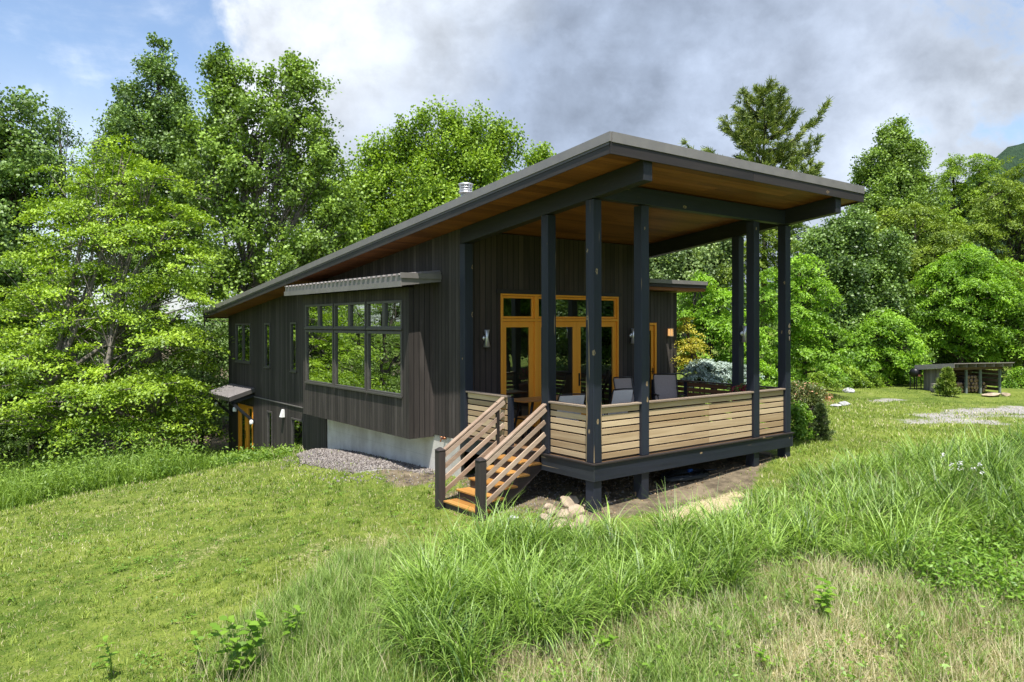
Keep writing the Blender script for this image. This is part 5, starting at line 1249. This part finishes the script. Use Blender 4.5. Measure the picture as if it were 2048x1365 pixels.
def grass():
    rs = np.random.RandomState(11)
    # short lawn
    n = 520000; x, y = polar(n, rs, 6.2, 34, rad(-14), rad(92))
    d, g, s, st = ground_masks(x, y); t = soft(x, y, TALL, .25)
    br = soft(x, y, BRUSH, .3); pat = wave2(x, y, 31, 1.9)*.7+wave2(x, y, 32, .6)*.5; nb = np.maximum(soft(x, y, STRAW, .6), soft(x, y, MEADOW, .9))
    pr = 1-.97*np.maximum(np.maximum(d, g), s)-.3*st+.25*pat; keep = (rs.rand(n) < pr*(1-.85*t)*(1-.5*br)) & ~poly_mask(x, y, HOUSEPOLY)
    x, y, pat, st, nb = x[keep], y[keep], pat[keep], st[keep], nb[keep]; r = np.hypot(x-CAMP[0], y-CAMP[1]); n = len(x)
    h = rs.uniform(.03, .10, n)*(1+.4*pat)*(1+.015*np.clip(r-8, 0, 20))*(1+.5*nb); w = .0075*(r/9)*rs.uniform(.6, 1.4, n)
    dry = rs.rand(n) < np.clip(.24-.10*nb+.45*st+.16*wave2(x, y, 33, 2.6), .03, .8)
    for nm, k, mt in (('lawn_grass', ~dry, 'grass_lawn'), ('dry_lawn_grass', dry, 'straw')):
        blades(nm, x[k], y[k], h[k], w[k], M[mt], rs, 2, .65 if nm == 'lawn_grass' else 1.0, .7, tint=np.clip(.52+.50*pat[k]+.35*wave2(x[k], y[k], 36, 5.0)+rs.normal(0, .22, k.sum()), 0, 1))
    T = 13000; cx, cy = polar(T, rs, 6.4, 24, rad(-10), rad(60)); d, g, s, st = ground_masks(cx, cy)
    k = (rs.rand(T) < np.clip(.55+.8*wave2(cx, cy, 35, 1.3), .05, 1)-np.maximum(np.maximum(d, g), s)-.8*soft(cx, cy, TALL, .3)-.6*soft(cx, cy, BRUSH, .3)) & ~poly_mask(cx, cy, HOUSEPOLY); cx, cy = cx[k], cy[k]; T = len(cx)
    i = np.repeat(np.arange(T), rs.randint(6, 22, T)); n = len(i); hh = rs.uniform(.05, .14, T); ti = np.clip(rs.normal(.42, .3, T), 0, 1); dist = np.hypot(cx-CAMP[0], cy-CAMP[1])[i]
    blades('lawn_tuft', cx[i]+rs.normal(0, .035, n), cy[i]+rs.normal(0, .035, n), hh[i]*rs.uniform(.5, 1.3, n), .0085*(dist/9)*rs.uniform(.5, 1.4, n), M['grass_lawn'], rs, 3, .55, 1.2, tint=np.clip(ti[i]+rs.normal(0, .15, n), 0, 1))
    # tall fountain grass on the bank: tussocks of arching blades
    T = 820; cx, cy = scatter(T, TALL, rs); per = rs.randint(35, 105, T); hh = rs.uniform(.44, 1.02, T)*(1+.25*wave2(cx, cy, 8, 1.2))*(1-.45*np.exp(-((cx-3.5)/2.2)**2-((cy+1.6)/1.3)**2)); rr = rs.uniform(.08, .22, T)
    ti = np.clip(.48+.26*rs.normal(0, 1, T)+.3*wave2(cx, cy, 18, 1.0), .02, .98)
    i = np.repeat(np.arange(T), per); n = len(i); a = rs.rand(n)*6.283; q = np.sqrt(rs.rand(n))
    x = cx[i]+rr[i]*q*np.cos(a); y = cy[i]+rr[i]*q*np.sin(a); dist = np.hypot(x-CAMP[0], y-CAMP[1])
    blades('tall_grass', x, y, hh[i]*rs.uniform(.55, 1.25, n), (.0185*(dist/9)**.6)*rs.uniform(.5, 1.4, n), M['grass_tall'], rs, 7, .30, 2.3, tint=np.clip(ti[i]+rs.normal(0, .2, n), 0, 1), head=a+rs.normal(0, .95, n))
    n = 5000; x, y = scatter(n, TALL, rs); blades('meadow_grass', x, y, rs.uniform(.15, .45, n), .010*rs.uniform(.6, 1.4, n), M['meadow'], rs, 3, .4, 1.1)
    x, y = scatter(3600, TALL, rs); blades('dry_grass_stalk', x, y, rs.uniform(.3, .85, 3600), np.full(3600, .0065), M['straw'], rs, 4, .45, .9)
    # dry meadow: flattened straw between green tufts
    n = 60000; x, y = scatter(n, STRAW, rs); k = rs.rand(n) < np.clip(.6+.7*wave2(x, y, 43, 1.8), .08, 1); x, y = x[k], y[k]; n = len(x)
    blades('straw', x, y, rs.uniform(.08, .42, n), .0065*rs.uniform(.5, 1.5, n), M['straw'], rs, 3, 1.15, .5, tint=np.clip(.55+.5*wave2(x, y, 47, 3.0)+rs.normal(0, .2, n), 0, 1))
    T = 3900; cx, cy = scatter(T, STRAW, rs); k = rs.rand(T) < np.clip(.55+.9*wave2(cx, cy, 44, 1.6), .12, 1); cx, cy = cx[k], cy[k]; T = len(cx)
    i = np.repeat(np.arange(T), rs.randint(8, 42, T)); n = len(i); hh = rs.uniform(.10, .36, T); ti = rs.normal(.5, .25, T)
    blades('meadow_grass', cx[i]+rs.normal(0, .06, n), cy[i]+rs.normal(0, .06, n), hh[i]*rs.uniform(.5, 1.3, n), .009*rs.uniform(.5, 1.4, n), M['meadow'], rs, 4, .5, 1.3, tint=np.clip(ti[i]+rs.normal(0, .2, n), 0, 1))
    # knee-high meadow left of the tussocks, with pale seed heads, thinning out into the lawn
    T = 3600; cx, cy = scatter(T, [(a_+(a_-CAMP[0])*.05, b_) for a_, b_ in MEADOW], rs); k = rs.rand(T) < np.clip(soft(cx, cy, MEADOW, 1.1)**1.5*(.75+.7*wave2(cx, cy, 45, 1.5)), 0, 1); cx, cy = cx[k], cy[k]; T = len(cx)
    i = np.repeat(np.arange(T), rs.randint(8, 40, T)); n = len(i); hh = rs.uniform(.10, .42, T)*(.4+.6*soft(cx, cy, MEADOW, 1.0)); ti = rs.normal(.5, .25, T)
    blades('meadow_grass', cx[i]+rs.normal(0, .07, n), cy[i]+rs.normal(0, .07, n), hh[i]*rs.uniform(.5, 1.35, n), .0085*rs.uniform(.5, 1.4, n), M['meadow'], rs, 4, .35, 1.2, tint=np.clip(ti[i]+rs.normal(0, .2, n), 0, 1))
    n = 2200; x, y = scatter(n, MEADOW, rs); k = rs.rand(n) < soft(x, y, MEADOW, 1.0)*np.clip(.6+.8*wave2(x, y, 46, 1.2), 0, 1); x, y = x[k], y[k]; n = len(x); blades('seed_grass', x, y, rs.uniform(.22, .58, n), np.full(n, .006), M['straw'], rs, 4, .3, .6)
    # brush along the edge of the wood
    n = 60000; x, y = scatter(n, BRUSH, rs); edge = soft(x, y, BRUSH, .9); blades('brush_grass', x, y, rs.uniform(.25, 1.0, n)*(.30+.70*edge)*(1+.35*wave2(x, y, 53, 1.3))*(1-.78*sst(x, -3.0, -1.6)*(1-sst(y, 18.5, 20.5)))*(1+.35*(1-sst(x, -4, -2.5))), .016*rs.uniform(.6, 1.4, n), M['brush'], rs, 4, .3, 1.3)
    n = 5000; x, y = scatter(n, BRUSH, rs); k = rs.rand(n) < np.clip(1.3-1.5*soft(x, y, BRUSH, 1.3), 0, 1); x, y = x[k], y[k]; n = len(x); blades('dry_brush_grass', x, y, rs.uniform(.15, .5, n), np.full(n, .012), M['straw'], rs, 3, .5, .9)
    n = 900; x, y = scatter(n, BRUSH, rs); z = terrain(x, y); edge = soft(x, y, BRUSH, .9)
    ht = rs.uniform(.35, 1.15, n)*(.3+.7*edge)*(1+.5*wave2(x, y, 52, 1.1))*(1-.8*sst(x, -3.0, -1.6)*(1-sst(y, 18.5, 20.5)))*(1+.3*(1-sst(x, -4, -2.5))); P = []; T = []
    for j in range(n):
        m = int(70*rs.uniform(.5, 1.4)); g = rs.normal(0, 1, (m, 3))*np.array([.20, .20, .30*ht[j]+.04]); g[:, 2] = np.abs(g[:, 2])+ht[j]*rs.uniform(.1, .75, m); P.append(np.array([x[j], y[j], z[j]])+g); T.append(np.clip(rs.normal(.5, .2)+rs.normal(0, .18, m), 0, 1))
    P = np.concatenate(P); T = np.concatenate(T); V, F = leaf_quads(P, np.array([0, 0, .8])+rs.normal(0, .6, P.shape), rs.uniform(.07, .15, len(P)), rs.uniform(.03, .06, len(P)), rs, .2, .2)
    tag(np_mesh('brush', V, F, M['brush'], None, T), kind='stuff')
    # weeds at the right of the bank
    R = gpoly([(1830, 1180), (1900, 1080), (2048, 1010), (2300, 1040), (2300, 1330), (2100, 1260)]); n = 340; x, y = scatter(n, R, rs); z = terrain(x, y); P = []; T = []
    for j in range(n):
        m = 60; g = rs.normal(0, 1, (m, 3))*np.array([.14, .14, .17]); g[:, 2] = np.abs(g[:, 2])+.05; P.append(np.array([x[j], y[j], z[j]])+g); T.append(np.clip(rs.normal(.5, .2)+rs.normal(0, .18, m), 0, 1))
    P = np.concatenate(P); T = np.concatenate(T); V, F = leaf_quads(P, np.array([0, 0, 1.0])+rs.normal(0, .5, P.shape), rs.uniform(.05, .11, len(P)), rs.uniform(.02, .045, len(P)), rs, .2, .2)
    tag(np_mesh('weeds', V, F, M['weed'], None, T), kind='stuff')
    n = 340; x, y = scatter(n, STRAW, rs); z = terrain(x, y); P = []; T = []
    for j in range(n):
        m = rs.randint(8, 34); s = rs.uniform(.03, .09); g = rs.normal(0, 1, (m, 3))*s; g[:, 2] = np.abs(g[:, 2])*1.6+.03; P.append(np.array([x[j], y[j], z[j]])+g); T.append(np.clip(rs.normal(.5, .2)+rs.normal(0, .18, m), 0, 1))
    P = np.concatenate(P); T = np.concatenate(T); V, F = leaf_quads(P, np.array([0, 0, 1.0])+rs.normal(0, .5, P.shape), rs.uniform(.03, .09, len(P)), rs.uniform(.015, .04, len(P)), rs, .2, .2)
    tag(np_mesh('sprigs', V, F, M['weed'], None, T), kind='stuff')
    # clover and plantain low in the lawn
    n = 2600; x, y = polar(n, rs, 6.6, 24, rad(-12), rad(60)); d, g, s, st = ground_masks(x, y); k = (rs.rand(n) < np.clip(.35+1.1*wave2(x, y, 71, .9), 0, 1)-np.maximum(np.maximum(d, g), s)) & ~poly_mask(x, y, HOUSEPOLY); x, y = x[k], y[k]; z = terrain(x, y); P = []; T = []
    for j in range(len(x)):
        m = rs.randint(6, 22); gg = rs.normal(0, 1, (m, 3))*rs.uniform(.03, .09); gg[:, 2] = np.abs(gg[:, 2])*.35+.035; P.append(np.array([x[j], y[j], z[j]])+gg); T.append(np.clip(rs.normal(.35, .2)+rs.normal(0, .15, m), 0, 1))
    P = np.concatenate(P); T = np.concatenate(T); V, F = leaf_quads(P, np.array([0, 0, 1.4])+rs.normal(0, .4, P.shape), rs.uniform(.025, .06, len(P)), rs.uniform(.018, .035, len(P)), rs, .1, .1)
    tag(np_mesh('clover', V, F, M['weed'], None, T), kind='stuff')
    # far meadow on the right: rough tufts along the lawn
    n = 60000; x, y = polar(n, rs, 17, 42, rad(46), rad(86)); d, g, s, st = ground_masks(x, y); pt = wave2(x, y, 61, .7)
    k = (rs.rand(n) < .55+.5*pt-.9*np.maximum(d, g)) & ~poly_mask(x, y, HOUSEPOLY); x, y = x[k], y[k]; n = len(x); blades('lawn_grass', x, y, rs.uniform(.05, .13, n), .022*rs.uniform(.6, 1.4, n), M['grass_lawn'], rs, 2, .6, .8)
    # gravel
    def gravel(name, n, poly, r0, r1, mat, lift=.0):
        x, y = scatter(n, poly, rs); z = terrain(x, y); oc = np.array([[1, 0, 0], [-1, 0, 0], [0, 1, 0], [0, -1, 0], [0, 0, 1], [0, 0, -1]], float); fc = np.array([[0, 2, 4], [2, 1, 4], [1, 3, 4], [3, 0, 4], [2, 0, 5], [1, 2, 5], [3, 1, 5], [0, 3, 5]])
        r = rs.uniform(r0, r1, (n, 1, 1)); V = oc[None]*r*rs.uniform(.6, 1.3, (n, 6, 1))*rs.uniform(.6, 1.2, (n, 1, 3)); a = rs.rand(n)*6.28; c, s_ = np.cos(a)[:, None], np.sin(a)[:, None]
        V = np.stack([V[:, :, 0]*c-V[:, :, 1]*s_, V[:, :, 0]*s_+V[:, :, 1]*c, V[:, :, 2]], -1)+np.stack([x, y, z+lift], -1)[:, None]
        F = (np.arange(n)*6)[:, None, None]+fc[None]; tag(np_mesh(name, V.reshape(-1, 3), F.reshape(-1, 3), mat, None, np.repeat(rs.rand(n), 8)), kind='stuff')
    m, nt, out = newmat('gravel_stone'); princ(nt, out, mixc(nt, attr(nt), (.075, .062, .055), (.30, .27, .25)), .9, 0, .2); M['gravelstone'] = m
    gravel('gravel', 9000, [(-1.3, 6.4), (-.3, 5.0), (.1, 4.4), (.1, 11.1), (-.8, 11.0), (-1.4, 9.2)], .012, .040, m, .005)
    gravel('gravel', 900, [(-1.9, 6.2), (-1.0, 4.4), (.05, 4.2), (.1, 11.1), (-1.0, 11.6), (-1.9, 9.4)], .010, .035, m, .005)
    gravel('gravel', 1500, [(-1.2, .3), (1.6, .1), (3.5, .4), (3.0, 2.5), (-.8, 4.2), (-1.3, 2.6)], .008, .03, m)
    m2, nt, out = newmat('leaf_litter'); princ(nt, out, mixc(nt, attr(nt), (.09, .055, .03), (.36, .26, .15)), .9, 0, .2)
    gravel('leaf_litter', 2500, [(-1.6, .4), (.2, -.2), (5.6, .0), (5.0, 3.5), (-.6, 4.2), (-1.5, 2.9)], .008, .03, m2)
grass()

# ---- single broad-leaved weeds that stand out of the meadow
def weed(px, py, h, label, seed, leaf=.13, n=22, mat='weed'):
    q = ground_at(px, py); rs = np.random.RandomState(seed); b = np.array([q[0], q[1], tz(q[0], q[1])])
    t = empty('broadleaf_weed', tuple(b), label, 'weed'); m = MB(); P = []; NN = []; D_ = []
    for s in range(max(1, n//12)):
        tip = np.array([rs.normal(0, .12), rs.normal(0, .12), h*rs.uniform(.75, 1.05)]); m.tube([(0, 0, -.03), tuple(tip*.5+rs.normal(0, .01, 3)), tuple(tip)], [.007, .005, .003], 5, False)
        for k in range(12):
            f = .25+.75*(k//2)/5.0; a = k*math.pi+(k//2)*1.57+rs.normal(0, .3); d = np.array([math.cos(a), math.sin(a), .15]); P.append(tip*f+d*leaf*.5*(1.15-f*.5)); D_.append(d); NN.append(np.array([0, 0, 1.0])-d*.1+rs.normal(0, .2, 3))
    P = np.array(P); D_ = unit(np.array(D_)); NN = unit(np.array(NN)); B = unit(np.cross(NN, D_)); L = leaf*rs.uniform(.7, 1.2, (len(P), 1)); Wd = L*.48
    V = np.stack([P-D_*L*.5, P-D_*L*.12+B*Wd*.5, P+D_*L*.2+B*Wd*.36, P+D_*L*.5-NN*L*.15, P+D_*L*.2-B*Wd*.36, P-D_*L*.12-B*Wd*.5], 1).reshape(-1, 3)
    m.build('stem', M['weed'], t); np_mesh('leaves', V, np.arange(len(V)).reshape(-1, 6), M[mat], t, rs.uniform(.2, .9, len(P)))
weed(490, 1365, .68, 'bushy broad-leaved weed at the bottom left of the meadow, largest of its kind', 201, .15, 84)
weed(225, 1355, .46, 'slim broad-leaved weed nearest the bottom left corner', 202, .13, 16)
weed(400, 1345, .46, 'thin broad-leaved weed just left of the bushy one', 203, .13, 14)
weed(585, 1310, .48, 'pale small weed just right of the bushy one', 204, .14, 30)
weed(930, 1300, .22, 'low four-leaved weed in front of the tall grass', 205, .16, 12)
weed(1190, 1300, .32, 'leafy sprig with paired leaflets in the dry grass', 206, .14, 26)
weed(1320, 1350, .20, 'yellowish small weed at the bottom edge right of the middle', 207, .09, 24)
weed(1640, 1245, .42, 'leafy weed in the straw below the right-hand tussock', 208, .15, 40)
weed(1545, 1345, .22, 'small weed low in the straw toward the bottom right', 209, .09, 24)
weed(370, 935, .95, 'tall leafy weed in the brush under the beech', 210, .14, 30)
weed(518, 905, 1.5, 'tall pale-tipped leafy stem standing by the lower door', 211, .16, 36)
def mullein(px, py, h, label, seed):
    q = ground_at(px, py); t = empty('mullein_stalk', (q[0], q[1], tz(q[0], q[1])), label, 'plant'); m = MB(); m.tube([(0, 0, -.05), (.03, .02, h*.6), (0, .04, h*.72)], [.014, .012, .012], 6); m.build('stem', M['weed'], t)
    m = MB(); m.tube([(0, .04, h*.7), (.01, .05, h*.85), (.02, .05, h)], [.022, .034, .010], 7); m.build('seed_head', M['straw'], t)
mullein(57, 990, 1.9, 'tall dry brown seed stalk left in the brush at the edge of the wood', 1)
mullein(118, 980, 1.9, 'tall dry brown seed stalk right of the leftmost one in the brush', 2)
def flowers():
    q = ground_at(1915, 1035); rs = np.random.RandomState(9); t = empty('white_wildflower', (q[0], q[1], tz(q[0], q[1])), 'white-flowered wild plant in the tall grass at the right', 'flower'); m = MB(); P = []
    for k in range(9):
        p = np.array([rs.normal(0, .16), rs.normal(0, .16), rs.uniform(.75, 1.0)]); m.tube([(0, 0, 0), tuple(p*.5), tuple(p)], .004, 5, False); P.append(p+rs.normal(0, .02, (14, 3)))
    m.build('stem', M['weed'], t); P = np.concatenate(P); V, F = leaf_quads(P, rs.normal(0, 1, P.shape)+np.array([0, 0, 1]), np.full(len(P), .03), np.full(len(P), .025), rs); np_mesh('blossom', V, F, M['flower_white'], t, rs.rand(len(P)))
flowers()
